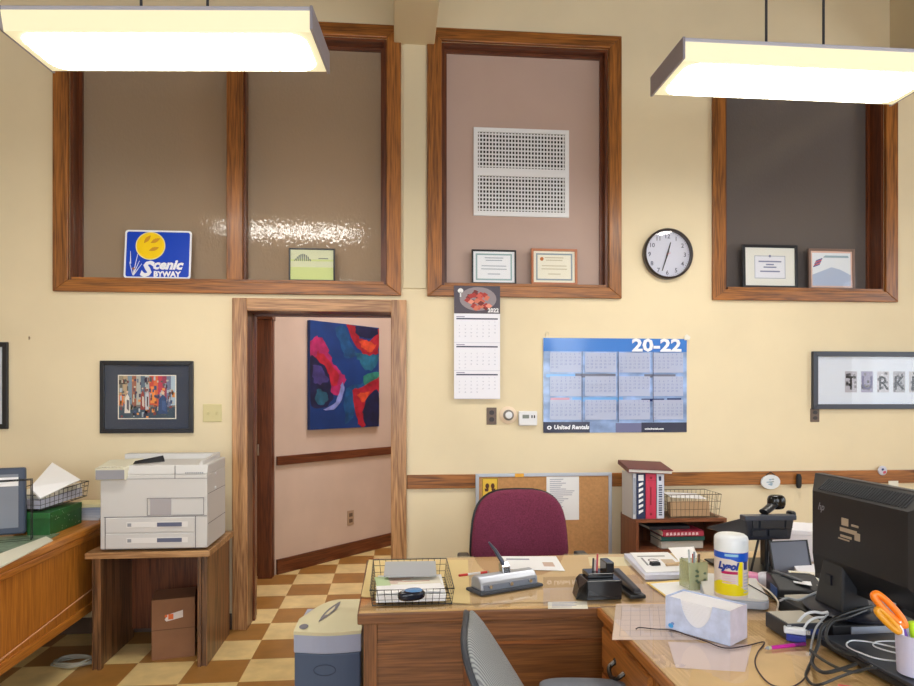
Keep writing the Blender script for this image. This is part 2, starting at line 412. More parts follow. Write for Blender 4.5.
# ---------------------------------------------------------------- pendant fluorescent fixtures
def pendant(c, rz, label):
    L, Wd, Hh = 1.22, .37, .075
    t = thing('pendant_light', label, 'ceiling light', (c[0], c[1], 2.93), rz, 'pendant fluorescent fixtures')
    MB().box(-L/2, -Wd/2, Hh, L/2, Wd/2, Hh+.018).build('top_pan', M_STEEL, t, bevel=.003)
    MB().box(-L/2-.012, -Wd/2-.004, .0, -L/2, Wd/2+.004, Hh+.02).build('end_cap', P('end_cap_grey', (150, 146, 158), .4), t, bevel=.003)
    MB().box(L/2, -Wd/2-.004, .0, L/2+.012, Wd/2+.004, Hh+.02).build('end_cap', P('end_cap_grey', (150, 146, 158), .4), t, bevel=.003)
    MB().hexa([(-L/2, -Wd/2+.02, 0), (L/2, -Wd/2+.02, 0), (L/2, Wd/2-.02, 0), (-L/2, Wd/2-.02, 0), (-L/2, -Wd/2, Hh), (L/2, -Wd/2, Hh), (L/2, Wd/2, Hh), (-L/2, Wd/2, Hh)]).build('diffuser_body', M_LENSE, t)
    MB().mat(M_LENS).prism(rrect(L-.065, Wd-.07, .07, 8), 'z', -.003, .0).build('lit_diffuser', parent=t)
    for x in (-.14, .14):
        MB().tube([(x, 0, Hh+.018), (x, 0, CZ-2.93-.02)], .006, 8).build('hanging_rod', M_DGREY, t)
    MB().box(-.2, -.05, CZ-2.93-.02, .2, .05, CZ-2.93).build('ceiling_canopy', M_STEEL, t)
    return t
pl = PZ(190, 73.5, 2.93); pendant((pl.x-.01, pl.y-.185), math.radians(-4.8), 'left lit fluorescent pendant fixture hanging near the blue sign')
pr = PZ(773, 101.5, 2.93); pendant((pr.x+.0, pr.y-.185), math.radians(0), 'right lit fluorescent pendant fixture hanging above the wall clock side')
for x, s in ((pl.x-.1, 'left'), (pr.x+.1, 'right')): pendant((x, -1.2), 0, s+' one of the two unseen lit fluorescent pendant fixtures added behind the viewer')  # unseen pair added behind the camera for its light and reflections
# ================================================================ THINGS ON THE WALL
def clearglass():
    m = bpy.data.materials.new('clear_pane'); m.use_nodes = True; nt = m.node_tree; L = nt.links.new; N = nt.nodes.new
    nt.nodes.remove(nt.nodes['Principled BSDF']); out = nt.nodes['Material Output']
    fr = N('ShaderNodeFresnel'); fr.inputs[0].default_value = 1.5; tr = N('ShaderNodeBsdfTransparent'); gl = N('ShaderNodeBsdfGlossy'); gl.inputs['Roughness'].default_value = .02
    mx = N('ShaderNodeMixShader'); ge = N('ShaderNodeNewGeometry'); iv = N('ShaderNodeMath'); iv.operation = 'SUBTRACT'; iv.inputs[0].default_value = 1; L(ge.outputs['Backfacing'], iv.inputs[1]); mu = N('ShaderNodeMath'); mu.operation = 'MULTIPLY'; L(iv.outputs[0], mu.inputs[0]); L(fr.outputs[0], mu.inputs[1]); L(mu.outputs[0], mx.inputs[0]); L(tr.outputs[0], mx.inputs[1]); L(gl.outputs[0], mx.inputs[2]); L(mx.outputs[0], out.inputs[0])
    return m
M_CLEAR = clearglass()
def wr(u0, v0, u1, v1, y=WY):
    """pixel box on an upright plane y: centre x, bottom z, width, height"""
    a = PY(u0, v0, y); b = PY(u1, v1, y); um = (u0+u1)/2
    zt, zb = PY(um, v0, y).z, PY(um, v1, y).z
    return (a.x+b.x)/2, zb, b.x-a.x, zt-zb
def framebars(m, w, h, fw, y0, y1, x0=None, z0=0):
    x0 = -w/2 if x0 is None else x0
    o = [(x0, z0), (x0+w, z0), (x0+w, z0+h), (x0, z0+h)]; i = [(x0+fw, z0+fw), (x0+w-fw, z0+fw), (x0+w-fw, z0+h-fw), (x0+fw, z0+h-fw)]
    for k in range(4):
        k2 = (k+1) % 4; m.prism([o[k], o[k2], i[k2], i[k]], 'y', y0, y1)
    return m
def picture(name, label, cat, u0, v0, u1, v1, fw, fmat, art, y=WY, th=.022, lean=0, matw=0, matm=None, group=None, glass=True, matmat=None):
    cx, z0, w, h = wr(u0, v0, u1, v1, y)
    t = thing(name, label, cat, (cx, y, z0), 0, group, rot=(-lean, 0, 0))
    if lean: t.location = (cx, y-math.sin(lean)*h*0-.0, z0)
    framebars(MB(), w, h, fw, -th, 0).build('frame', fmat, t, bevel=.0025)
    MB().box(-w/2+fw*.8, -.008, fw*.8, w/2-fw*.8, -.002, h-fw*.8).build('mount_board' if matm else 'backing', matm or M_PAPER, t)
    m = MB(); art(m, w-2*fw-2*matw, h-2*fw-2*matw, fw+matw)
    m.build('artwork', None, t, fix=False)
    if glass: MB().box(-w/2+fw*.9, -.016, fw*.9, w/2-fw*.9, -.014, h-fw*.9).build('pane', M_CLEAR, t)
    return t
C = lambda n, c, r=.65: P(n, c, r)
# ---- street-scene print
def art_street(m, w, h, z):
    y = -.010; w -= .035
    m.mat(C('print_border', (236, 228, 214))).flat(-w/2, z, w/2, z+h, y)
    b = .006; x0, x1, z0, z1 = -w/2+b, w/2-b, z+b, z+h-b; W_, H_ = x1-x0, z1-z0
    def q(a0, b0, a1, b1, c, dy=1): m.mat(C('paint_%d_%d_%d' % c, c)); m.flat(x0+W_*a0, z0+H_*b0, x0+W_*a1, z0+H_*b1, y-.0003*dy)
    q(0, 0, 1, 1, (120, 112, 108)); q(0, 0, 1, .26, (52, 74, 92), 2)
    cols = [(150, 140, 120), (186, 160, 128), (120, 140, 156), (160, 100, 80), (176, 176, 168), (90, 110, 130), (170, 180, 182), (200, 70, 60), (214, 106, 60), (190, 60, 84), (150, 60, 92), (112, 120, 150), (170, 190, 206)]
    for i, c in enumerate(cols): q(i/13, .26+.1*random.random(), (i+1)/13, 1, c, 2)
    q(.0, .3, .08, .55, (224, 120, 60), 3); q(.56, .35, .64, .75, (236, 140, 70), 3); q(.0, .8, .14, .9, (70, 60, 56), 3)
    for _ in range(130):
        a, bb = random.random()*.95, random.random()*.9; c = random.choice([(70, 60, 90), (200, 190, 170), (230, 150, 80), (60, 80, 120), (130, 60, 60), (90, 90, 90), (180, 190, 200)])
        q(a, bb, a+.02+random.random()*.03, bb+.03+random.random()*.09, c, 4)
    for (a, bb, s, c, c2) in ((.15, .12, .1, (222, 214, 206), (90, 84, 96)), (.78, .1, .17, (44, 72, 118), (60, 90, 140)), (.42, .2, .08, (150, 60, 56), (210, 200, 190)), (.5, .2, .06, (200, 200, 210), (80, 60, 60))):
        cx, cz = x0+W_*a, z0+H_*bb
        m.mat(C('paint_%d_%d_%d' % c, c)); m.shape([(cx-s*W_*.5, cz), (cx+s*W_*.5, cz), (cx+s*W_*.35, cz+H_*.38), (cx, cz+H_*.46), (cx-s*W_*.4, cz+H_*.36)], y-.0018)
        m.mat(C('paint_%d_%d_%d' % c2, c2)); m.shape([(cx-s*W_*.1, cz+H_*.1), (cx+s*W_*.3, cz+H_*.05), (cx+s*W_*.3, cz+H_*.3), (cx-s*W_*.1, cz+H_*.32)], y-.0021)
        m.mat(C('paint_face', (226, 196, 170))); m.disc(cx, cz+H_*.5, s*W_*.18, y-.0022, 12)
M_BFRAME = P('black_frame', (24, 25, 32), .35)
picture('framed_print', 'black framed street scene print above the laser printer', 'picture', 101, 361, 194, 433, .026, M_BFRAME, art_street, matw=.062, matm=P('navy_mount', (52, 62, 82), .8))
# ---- picture cut by the left edge of the view
def art_plain(m, w, h, z):
    m.mat(C('pale_blue_mount', (206, 216, 226))).flat(-w/2, z, w/2, z+h, -.010)
    m.mat(C('paint_sky', (120, 150, 180))).flat(-w/2+.07, z+.07, w/2-.07, z+h-.07, -.0104)
    m.mat(C('paint_field', (120, 110, 70))).flat(-w/2+.07, z+.07, w/2-.07, z+h*.45, -.0108)
picture('framed_print', 'black framed picture at the left edge, above the left desk', 'picture', -95, 342, 9, 429, .03, M_BFRAME, art_plain)
# ---- letter picture on the right
def art_letters(m, w, h, z):
    m.mat(C('pale_mount', (218, 226, 240))).flat(-w/2, z, w/2, z+h, -.010)
    L_ = 'TURKEY'; x = -w/2+.205; cw_, ch = .088, .145; zc = z+h/2-ch/2-.01
    for i, c in enumerate(L_):
        base = [(176, 176, 190), (160, 160, 190), (196, 196, 206), (168, 170, 180), (186, 186, 192), (170, 172, 188)][i]
        m.mat(C('photo_card_%d' % i, base)).flat(x, zc, x+cw_, zc+ch, -.0104)
        for _ in range(16):
            a, b = random.random()*.8, random.random()*.85
            g = random.choice([120, 140, 210, 90]); m.mat(C('photo_tone_%d' % g, (g, g, g+10))); m.flat(x+cw_*a, zc+ch*b, x+cw_*(a+.18), zc+ch*(b+.12), -.0107)
        m.mat(C('photo_black' if i != 1 else 'photo_mid', (30, 30, 40) if i != 1 else (110, 110, 150))).text(c, ch*.92, x+cw_/2, zc+.02, -.0112, bold=.0012, sx=.95, align='CENTER')
        x += cw_+.030
picture('framed_letter_photos', 'long black framed row of photographed letters on the right of the wall', 'picture', 811, 352, 968, 409, .034, P('blue_black_frame', (44, 48, 62), .35), art_letters, th=.03)
# ---- scenic byway sign leaning in the first window
ledge = WB+.018
def sized(u0, u1, v0, y, z0=ledge):
    """thing standing on the ledge at depth y: x centre, width, height"""
    a, b = PY(u0, 250, y).x, PY(u1, 250, y).x
    return (a+b)/2, b-a, PY((u0+u1)/2, v0, y).z-z0
cx, w_, h_ = sized(123.5, 190.5, 229, WY+.0)
t = thing('road_sign', 'blue Scenic Byway sign with a yellow moon, leaning in the left window', 'sign', (cx, WY+.00, ledge), 0, rot=(-.10, 0, .0))
MB().mat(P('sign_white', (236, 238, 246), .3)).prism(rrect(w_, h_, .02, 5, 0, h_/2), 'y', -.001, .004).build('sign_plate', None, t)
m = MB(); m.mat(P('sign_blue', (10, 66, 190), .3)).shape(rrect(w_-.022, h_-.022, .014, 5, 0, h_/2), -.0016); m.build('blue_field', None, t, fix=False)
m = MB(); k_ = h_; cxm, czm, rm = -w_*.115, h_*.675, h_*.29
m.mat(P('sign_pale', (240, 226, 150), .3)).disc(cxm, czm, rm, -.0021, 36); m.mat(P('sign_yellow', (246, 206, 18), .3)).disc(cxm, czm, rm*.93, -.0024, 36)
for (dx, dz, a) in ((-.45, .28, .9), (.0, .3, .5), (-.1, -.25, .35)):
    m.mat(P('sign_ochre', (206, 148, 30), .4)); L_ = rm*.72; pts = []
    for i in range(13):
        s = i/12; wv = .16*rm*math.sin(PI*s)*(1 if i % 2 else .7); pts.append((s*L_, wv))
    for i in range(12, -1, -1): s = i/12; pts.append((s*L_, -.13*rm*math.sin(PI*s)))
    m.shape([(cxm+dx*rm+p[0]*math.cos(a)-p[1]*math.sin(a), czm+dz*rm+p[0]*math.sin(a)+p[1]*math.cos(a)-.1*rm) for p in pts], -.0027)
m.build('moon_emblem', None, t, fix=False)
m = MB().mat(P('sign_white', (236, 238, 246), .3)); W_ = P('sign_white', (236, 238, 246), .3)
m.text('S', h_*.42, -w_*.26, h_*.055, -.003, bold=.006, shear=.3, sx=1.05); m.text('cenic', h_*.27, -w_*.075, h_*.20, -.003, bold=.004, shear=.3, sx=1.02)
m.text('BYWAY', h_*.150, -w_*.055, h_*.045, -.003, bold=.0025, sx=1.0)
for (x0_, z0_, x1_, z1_) in ((-.36, .06, -.42, .34), (-.36, .06, -.27, .36), (-.355, .06, -.235, .30), (-.36, .06, -.30, .50), (-.40, .3, -.41, .56)):
    a_ = Vector((x0_*w_, z0_*h_)); b_ = Vector((x1_*w_, z1_*h_)); n_ = Vector((-(b_-a_).y, (b_-a_).x)).normalized()*.003
    m.shape([a_+n_, a_-n_, b_-n_*.4, b_+n_*.4], -.003)
m.mat(P('sign_brown', (170, 110, 60), .4)).disc(-w_*.355, h_*.2, .008, -.0032, 10)
m.build('lettering', None, t, fix=False)
# ---- small frames on the ledges
def lines(m, w, z, rows, mt, y, seed=1):
    rnd = random.Random(seed); m.mat(mt)
    for (zz, frac, th) in rows: m.flat(-w*frac/2, z+zz, w*frac/2, z+zz+th, y)
def award(label, u0, v0, u1, fw, fm, art, y=WY+.025, lean=.12, th=.016, cat='picture frame'):
    lean = .025
    cx, w, h = sized(u0, u1, v0, y)
    t = thing('standing_frame', label, cat, (cx, y, ledge), 0, rot=(-lean, 0, 0))
    framebars(MB(), w, h, fw, -th, 0).build('frame', fm, t, bevel=.002)
    MB().box(-w/2+fw*.8, -.006, fw*.8, w/2-fw*.8, -.001, h-fw*.8).build('backing', M_DGREY, t)
    m = MB(); art(m, w-2*fw, h-2*fw, fw); m.build('certificate', None, t, fix=False)
    MB().box(-w/2+fw*.9, -.0125, fw*.9, w/2-fw*.9, -.0115, h-fw*.9).build('pane', M_CLEAR, t)
    MB().box(-.02, 0, h*.5, .02, .003, h*.8).hexa([(-.02, .0, h*.5), (.02, 0, h*.5), (.02, .004, h*.5), (-.02, .004, h*.5), (-.02, .0, h*.55), (.02, 0, h*.55), (.02, .004, h*.55), (-.02, .004, h*.55)]).build('easel_back', M_BLACKM, t)
    return t
def art_train(m, w, h, z):
    y = -.008; m.mat(C('cert_green_white', (214, 218, 184))).flat(-w/2, z, w/2, z+h, y); m.mat(C('cert_green', (204, 216, 146))).flat(-w/2, z, w/2, z+h*.42, y-.0003).flat(-w/2, z+h*.62, w/2, z+h*.68, y-.0003)
    m.mat(C('cert_ink', (110, 120, 120)))
    for i in range(9): m.shape([(-w*.42+i*.013, z+h*.62), (-w*.40+i*.013, z+h*.62), (-w*.36+i*.011, z+h*(.7+.02*i*(8-i)/2)), (-w*.39+i*.011, z+h*(.7+.02*i*(8-i)/2))], y-.0006)
    m.flat(w*.15, z+h*.7, w*.38, z+h*.73, y-.0006)
award('thin black framed certificate with green bands, in the right half of the left window', 289, 248.5, 335, .010, M_BFRAME, art_train)
def art_cert(bc, ink, pc=(238, 240, 246), seal=None):
    def f(m, w, h, z):
        y = -.008; m.mat(C('cert_%d%d' % (pc[0], pc[2]), pc)).flat(-w/2, z, w/2, z+h, y)
        framebars(m.mat(C('cb_%d%d%d' % bc, bc)), w*.88, h*.86, h*.05, y-.0002, y-.0006, z0=z+h*.07)
        m.mat(C('ink_%d%d%d' % ink, ink))
        for i, (f0, fw_) in enumerate(((.78, .45), (.70, .4), (.52, .6), (.42, .62), (.26, .3))): m.flat(-w*fw_/2, z+h*f0, w*fw_/2, z+h*(f0+.025), y-.0007)
        if seal: m.mat(C('seal', seal)).disc(-w*.3, z+h*.75, h*.06, y-.0009, 14)
    return f
award('black framed certificate with a teal border, left of the brown one in the middle window', 471.5, 250, 516, .011, M_BFRAME, art_cert((150, 178, 182), (150, 160, 176)))
award('orange-brown wooden framed certificate in the middle window', 531, 249, 577, .016, P('plaque_wood', (176, 104, 60), .4), art_cert((140, 156, 168), (190, 180, 150), (236, 232, 216), (190, 110, 50)))
def art_award(m, w, h, z):
    y = -.008; m.mat(C('award_mount', (226, 226, 220))).flat(-w/2, z, w/2, z+h, y)
    framebars(m.mat(C('award_rule', (150, 160, 184))), w*.62, h*.6, h*.015, y-.0002, y-.0005, z0=z+h*.19)
    m.mat(C('award_mid', (226, 228, 238))).flat(-w*.3, z+h*.21, w*.3, z+h*.77, y-.0001)
    m.mat(C('award_ink', (120, 126, 160)))
    for f0, fw_ in ((.62, .46), (.54, .16), (.47, .26), (.36, .4)): m.flat(-w*fw_/2, z+h*f0, w*fw_/2, z+h*(f0+.035), y-.0007)
    m.disc(0, z+h*.78, h*.035, y-.0007, 12)
award('broad black framed award with a ruled box, in the right window', 742, 245, 797, .020, M_BFRAME, art_award, y=WY+.04)
def art_flag(m, w, h, z):
    y = -.008; m.mat(C('flag_mount', (226, 190, 176))).flat(-w/2, z, w/2, z+h, y); m.mat(C('flag_sky', (226, 232, 240))).flat(-w*.46, z+h*.05, w*.46, z+h*.95, y-.0003)
    m.mat(C('flag_hill', (176, 190, 216))); m.shape([(-w*.46, z+h*.05), (w*.46, z+h*.05), (w*.46, z+h*.35), (w*.2, z+h*.5), (-.0, z+h*.56), (-w*.3, z+h*.42), (-w*.46, z+h*.35)], y-.0006)
    m.mat(C('flag_band', (150, 176, 190))); m.shape([(-w*.2, z+h*.82), (w*.42, z+h*.82), (w*.4, z+h*.88), (-w*.15, z+h*.88)], y-.0006)
    for i in range(5): m.mat(C('flag_red', (200, 80, 80)) if i % 2 else C('flag_blue', (70, 80, 150))); m.shape([(-w*.44+i*.005, z+h*(.55+.04*i)), (-w*.28+i*.005, z+h*(.62+.04*i)), (-w*.28+i*.005, z+h*(.65+.04*i)), (-w*.44+i*.005, z+h*(.58+.04*i))], y-.0009)
award('brown framed scenic picture with a small flag, in the right window', 808, 249, 854, .016, P('grey_brown_frame', (126, 100, 88), .4), art_flag, y=WY+.06)
# ---- return-air grille on the mauve panel
gy = WY+.075
cx, z0, w_, h_ = wr(473.5, 129.5, 568.5, 217, gy)
t = thing('air_grille', 'white two-section return air grille on the mauve panel', 'vent', (cx, gy, z0))
MB().box(-w_/2+.02, -.002, .02, w_/2-.02, 0, h_-.02).build('duct_backing', M_BLACKM, t)
m = MB(); b_ = .032; fm_ = M_WHITE
m.box(-w_/2+.028, -.014, 0, w_/2-.028, 0, b_).box(-w_/2+.028, -.014, h_-b_*.85, w_/2-.028, 0, h_).box(-w_/2+.028, -.014, h_/2-.026, w_/2-.028, 0, h_/2+.026).box(-w_/2, -.014, 0, -w_/2+.028, 0, h_).box(w_/2-.028, -.014, 0, w_/2, 0, h_)
m.build('frame', fm_, t)
for (za, zb) in ((b_, h_/2-.026), (h_/2+.026, h_-b_*.85)):
    m = MB()
    for i in range(27):
        x = -w_/2+.028+(w_-.056)*(i+.5)/27; m.box(x-.0042, -.012, za, x+.0042, -.006, zb)
    for i in range(9):
        z = za+(zb-za)*(i+.5)/9; m.box(-w_/2+.028, -.009, z-.0045, w_/2-.028, -.004, z+.0045)
    m.build('louvre_grid', fm_, t)
# ---- wall clock
cc = PY(666.3, 254.8, WY); rr = 26*cc.y/F*1.0
t = thing('wall_clock', 'round black rimmed wall clock reading about half past twelve', 'clock', (cc.x, WY, cc.z), rot=(PI/2, 0, 0))
MB().lathe([(rr*.97, 0), (rr, .01), (rr, .042), (rr*.955, .05), (rr*.915, .046), (rr*.91, .012), (.001, .011)], n=56).build('rim', P('clock_rim', (52, 44, 44), .3), t)
MB().lathe([(.001, .012), (rr*.91, .012), (rr*.91, .016), (.001, .016)], n=48).build('dial', P('clock_dial', (204, 206, 222), .5), t)
m = MB().mat(P('clock_ink', (70, 74, 100), .5))
for i in range(1, 13):
    a = PI/2-2*PI*i/12; s = rr*.24; n_ = str(i)
    m.text(n_, s, rr*.72*math.cos(a), rr*.72*math.sin(a)-s*.36, .0165, bold=.0006, align='CENTER', flat=True)
for i in range(60):
    a = 2*PI*i/60; r0, r1, hw = rr*.85, rr*.885, (.0022 if i % 5 == 0 else .0010)
    c_, s_ = math.cos(a), math.sin(a); m.poly([(r0*c_-hw*s_, r0*s_+hw*c_, .0165), (r0*c_+hw*s_, r0*s_-hw*c_, .0165), (r1*c_+hw*s_, r1*s_-hw*c_, .0165), (r1*c_-hw*s_, r1*s_+hw*c_, .0165)])
m.build('numerals', None, t, fix=False)
def hand(name, dx, dz, wd, mt, z):
    L_ = math.hypot(dx, dz); ux, uz = dx/L_, dz/L_; px, pz = -uz*wd, ux*wd; bk = -.18
    pts = [(ux*L_*bk+px, uz*L_*bk+pz), (ux*L_*bk-px, uz*L_*bk-pz), (ux*L_-px*.5, uz*L_-pz*.5), (ux*L_+px*.5, uz*L_+pz*.5)]
    MB().prism(pts, 'z', z, z+.002).build(name, mt, t)
hand('minute_hand', -rr*.22, -rr*.66, .005, M_BLACK, .021); hand('hour_hand', rr*.13, rr*.47, .006, M_BLACK, .019); hand('second_hand', rr*.12, rr*.05, .0018, P('red_plastic', (200, 50, 50), .4), .024)
MB().lathe([(.001, .036), (rr*.92, .036), (rr*.92, .0375), (.001, .0375)], n=48).build('pane', M_CLEAR, t)
# ---- hanging three-month calendar
cx, z0, w_, h_ = wr(454, 286, 500, 399, WY-.03)
t = thing('wall_calendar', 'narrow three-month calendar with a steak photo hanging below the middle window', 'calendar', (cx, WY-.03, z0))
MB().box(-w_/2, -.004, 0, w_/2, -.001, h_).build('sheet', P('calendar_white', (238, 238, 248), .6), t)
m = MB(); zt = h_*.755; y = -.0045
m.mat(C('steak_plate', (86, 80, 92))).flat(-w_/2, zt, w_/2, h_, y); m.mat(C('steak_plate2', (150, 140, 146))); m.disc(w_*.02, zt+h_*.13, w_*.40, y-.0003, 24, h_*.105)
for i in range(26):
    a, b = -w_*.27+random.random()*w_*.56, zt+h_*.045+random.random()*h_*.15
    c = random.choice([(206, 96, 84), (176, 60, 56), (232, 150, 130), (120, 50, 50), (214, 120, 96)]); m.mat(C('meat_%d' % c[0], c)); an = .7+random.random()*.5
    m.poly([(a+.024*math.cos(an+2*PI*k/8)*(1 if k % 2 else .45), y-.0006-.00002*i, b+.017*math.sin(an+2*PI*k/8)) for k in range(8)])
m.mat(M_PAPER).disc(-w_*.36, h_*.955, .018, y-.0012, 16, .016); m.flat(-w_*.375, h_*.90, -w_*.345, h_*.945, y-.0012)
m.mat(M_PAPER).text('2022', .036, w_*.47, zt+.010, y-.0014, bold=.0012, align='RIGHT')
m.build('steak_photo', None, t, fix=False)
m = MB(); y = -.0045
mon = '  1 2 3 4 5\n6 7 8 9 10 11 12\n13 14 15 16 17 18 19\n20 21 22 23 24 25 26\n27 28 29 30 31'
def month_rows(m, x0, x1, z1, z0, size, mt, first, days, y, head=None):
    m.mat(mt); cw_ = (x1-x0)/7; rh = (z1-z0)/6
    for dn in range(1, days+1):
        k = dn-1+first; m.text(str(dn), size, x0+cw_*(k % 7+.5), z1-rh*(k//7+1)+rh*.25, y, align='CENTER')
for i, (first, nd) in enumerate(((4, 30), (6, 31), (2, 30))):
    zt_ = h_*(.735-.247*i)
    m.mat(C('cal_bar', (60, 66, 96))).flat(-w_*.45, zt_-h_*.032, w_*.45, zt_-h_*.02, y); m.mat(M_INKL).flat(-w_*.45, zt_-h_*.012, -w_*.27, zt_-h_*.004, y)
    m.mat(C('cal_rule', (206, 206, 224))).flat(-w_*.5, zt_-h_*.238, w_*.5, zt_-h_*.234, y)
    month_rows(m, -w_*.45, w_*.45, zt_-h_*.035, zt_-h_*.225, .011, M_INKL, first, nd, y)
m.build('month_grids', None, t, fix=False)
# ---- year planner poster
cx, z0, w_, h_ = wr(543, 338.5, 686.5, 432.5, WY)
t = thing('wall_planner', 'glossy blue and grey 20-22 year planner poster under the clock', 'poster', (cx, WY, z0))
M_LAM = P('planner_print', (150, 176, 226), .12, noise=.42, nscale=5.5, stretch=(1, 1, 1.6))
def curl(u, v):
    x = -w_/2+w_*u; z = h_*v
    return (x, -.004-.006*math.exp(-u*14)*(.5+.5*math.sin(v*9))-.004*math.sin(u*3.1)*math.exp(-(1-v)*9), z)
MB().grid(curl, 24, 14).build('sheet', M_LAM, t)
def fl(m, a0, b0, a1, b1, dy): m.grid(lambda u, v: tuple(Vector(curl(a0+(a1-a0)*u, b0+(b1-b0)*v))+Vector((0, -dy, 0))), max(2, int((a1-a0)*24)), 2)
m = MB(); m.mat(P('planner_blue', (70, 130, 214), .12)); fl(m, 0, .86, 1, 1, .0008)
m.mat(P('planner_ridge', (116, 120, 140), .15)); fl(m, .22, .585, .5, .625, .0008); fl(m, .7, .585, .92, .62, .0008)
m.mat(P('planner_sky', (120, 176, 234), .15)); fl(m, .02, .585, .22, .62, .0008); fl(m, .2, .33, .55, .375, .0008)
m.mat(P('planner_pink', (206, 150, 170), .15)); fl(m, .05, .335, .18, .37, .0008)
m.mat(P('planner_navy', (40, 56, 110), .15)); fl(m, .68, .33, .84, .36, .0008); fl(m, .86, .325, .96, .365, .0008)
m.mat(P('planner_foot', (66, 70, 92), .15)); fl(m, 0, 0, .32, .115, .0008); fl(m, .68, 0, 1, .105, .0008)
m.mat(P('planner_foot2', (118, 122, 160), .15)); fl(m, .5, 0, .68, .10, .0008)
m.build('printed_bands', None, t)
m = MB()
for i in range(4):
    for j in range(3):
        xa = -w_/2+w_*(.045+.235*i+.006*(i > 0)); xb = xa+w_*.215; zb_ = h_*(.63-.25*j)+.005; za_ = zb_+h_*.21
        m.mat(P('planner_cell', (206, 214, 240), .2, alpha=.7)).poly([(xa, -.0125, zb_), (xb, -.0125, zb_), (xb, -.0125, za_), (xa, -.0125, za_)])
        month_rows(m, xa, xb, za_, zb_, .018, P('planner_digit', (120, 130, 178), .4), (i*3+j*2) % 7, 30, -.0130)
m.build('month_blocks', None, t, fix=False)
m = MB().mat(P('planner_rule', (70, 76, 110), .3))
for f in (.265, .515, .76): m.box(-w_/2+w_*f-.002, -.0135, h_*.11, -w_/2+w_*f+.002, -.013, h_*.86)
m.build('column_rules', None, t)
m = MB().mat(P('planner_white', (240, 244, 252), .3)); m.text('20-22', .115, w_*.11, h_*.868, -.0138, bold=.004, sx=1.28)
m.text('United Rentals', .038, -w_*.43, h_*.04, -.0138, bold=.0016, shear=.15, sx=1.05); m.disc(-w_*.46, h_*.055, .016, -.0138, 18, .013); m.text('unitedrentals.com', .018, w_*.2, h_*.03, -.0138, bold=.0008)
m.mat(P('planner_foot', (66, 70, 92), .15)).disc(-w_*.46, h_*.055, .006, -.0142, 12)
m.build('lettering', None, t, fix=False)
c_ = PY(547, 334, WY); o = MB().tube([(.012*math.cos(a/8*PI), 0, .014*math.sin(a/8*PI)) for a in range(-2, 13)], .002, 6).box(-.01, -.002, -.03, .01, .004, -.012).build('wall_hook', P('clear_plastic', (226, 216, 190), .2), None, (c_.x, WY-.004, c_.z)); tag(o, 'small clear adhesive hook above the left corner of the year planner', 'hook')
for u_, v_, lb in ((685, 338, 'small clear adhesive corner tab at the right of the year planner'),):
    c_ = PY(u_, v_, WY); o = MB().prism([(-.012, -.016), (.02, -.014), (.026, .006), (.004, .024), (-.014, .012)], 'y', -.007, -.0005).build('corner_tab', P('tab_white', (240, 236, 226), .3), None, (c_.x+.004, WY-.010, c_.z)); tag(o, lb, 'tab')
c_ = PY(30, 338, WY); o = MB().tube([(0, 0, 0), (0, -.012, .002)], .003, 8).box(-.002, -.012, -.012, .002, -.009, .010).build('wall_nail', P('nail_brown', (130, 100, 70), .4), None, (c_.x, WY-.0005, c_.z)); tag(o, 'small nail in the bare wall left of the street scene print', 'nail')
# ---- switches, outlets, thermostats
def plate(name, label, cat, u0, v0, u1, v1, mt, kind, y=WY):
    cx, z0, w, h = wr(u0, v0, u1, v1, y)
    t = thing(name, label, cat, (cx, y, z0)); MB().box(-w/2, -.006, 0, w/2, 0, h).build('cover_plate', mt, t, bevel=.003)
    if kind == 'switch':
        for x in (-w*.22, w*.22): MB().box(x-.006, -.016, h*.42, x+.006, -.004, h*.58).build('toggle', M_BEIGEP, t, bevel=.002)
    else:
        for zz in (.3, .7): MB().prism(rrect(w*.5, h*.26, .012, 4, 0, h*zz), 'y', -.009, -.005).build('socket', P('socket_dark', (44, 34, 32), .4) if kind == 'dark' else M_BEIGEP, t)
    return t
plate('light_switch', 'ivory double light switch beside the doorway', 'light switch', 203, 404, 222, 422, M_BEIGEP, 'switch')
plate('wall_outlet', 'brown wall outlet left of the round thermostat', 'outlet', 486.5, 407.5, 496.5, 424.5, M_BROWNP, 'dark')
plate('wall_outlet', 'brown wall outlet below the corner of the framed letters', 'outlet', 810, 408.5, 819, 422, M_BROWNP, 'dark')
c_ = PY(508, 415, WY); r_ = 8.8*c_.y/F
t = thing('round_thermostat', 'round cream dial thermostat between the brown outlet and the digital thermostat', 'thermostat', (c_.x, WY, c_.z), rot=(PI/2, 0, 0))
MB().lathe([(r_, 0), (r_, .010), (r_*.92, .014), (.001, .014)], n=32).build('base_ring', P('thermostat_cream', (240, 218, 192), .4), t)
MB().lathe([(r_*.62, .008), (r_*.6, .03), (r_*.45, .034), (.001, .034)], n=32).build('dial_ring', P('thermostat_ring', (130, 122, 116), .35), t)
MB().lathe([(r_*.42, .03), (r_*.38, .042), (.001, .043)], n=24).build('dial_knob', M_WHITE, t)
cx, z0, w_, h_ = wr(518, 411, 536.5, 425.5, WY)
t = thing('digital_thermostat', 'white rectangular digital thermostat left of the year planner', 'thermostat', (cx, WY, z0))
MB().box(-w_/2, -.03, 0, w_/2, 0, h_).build('housing', M_WHITE, t, bevel=.008, seg=3)
MB().box(-w_*.3, -.032, h_*.5, w_*.05, -.029, h_*.75).build('display', P('lcd', (118, 126, 118), .3), t)
MB().box(w_*.17, -.032, h_*.52, w_*.24, -.029, h_*.72).box(w_*.3, -.032, h_*.52, w_*.37, -.029, h_*.72).build('buttons', M_DGREY, t)
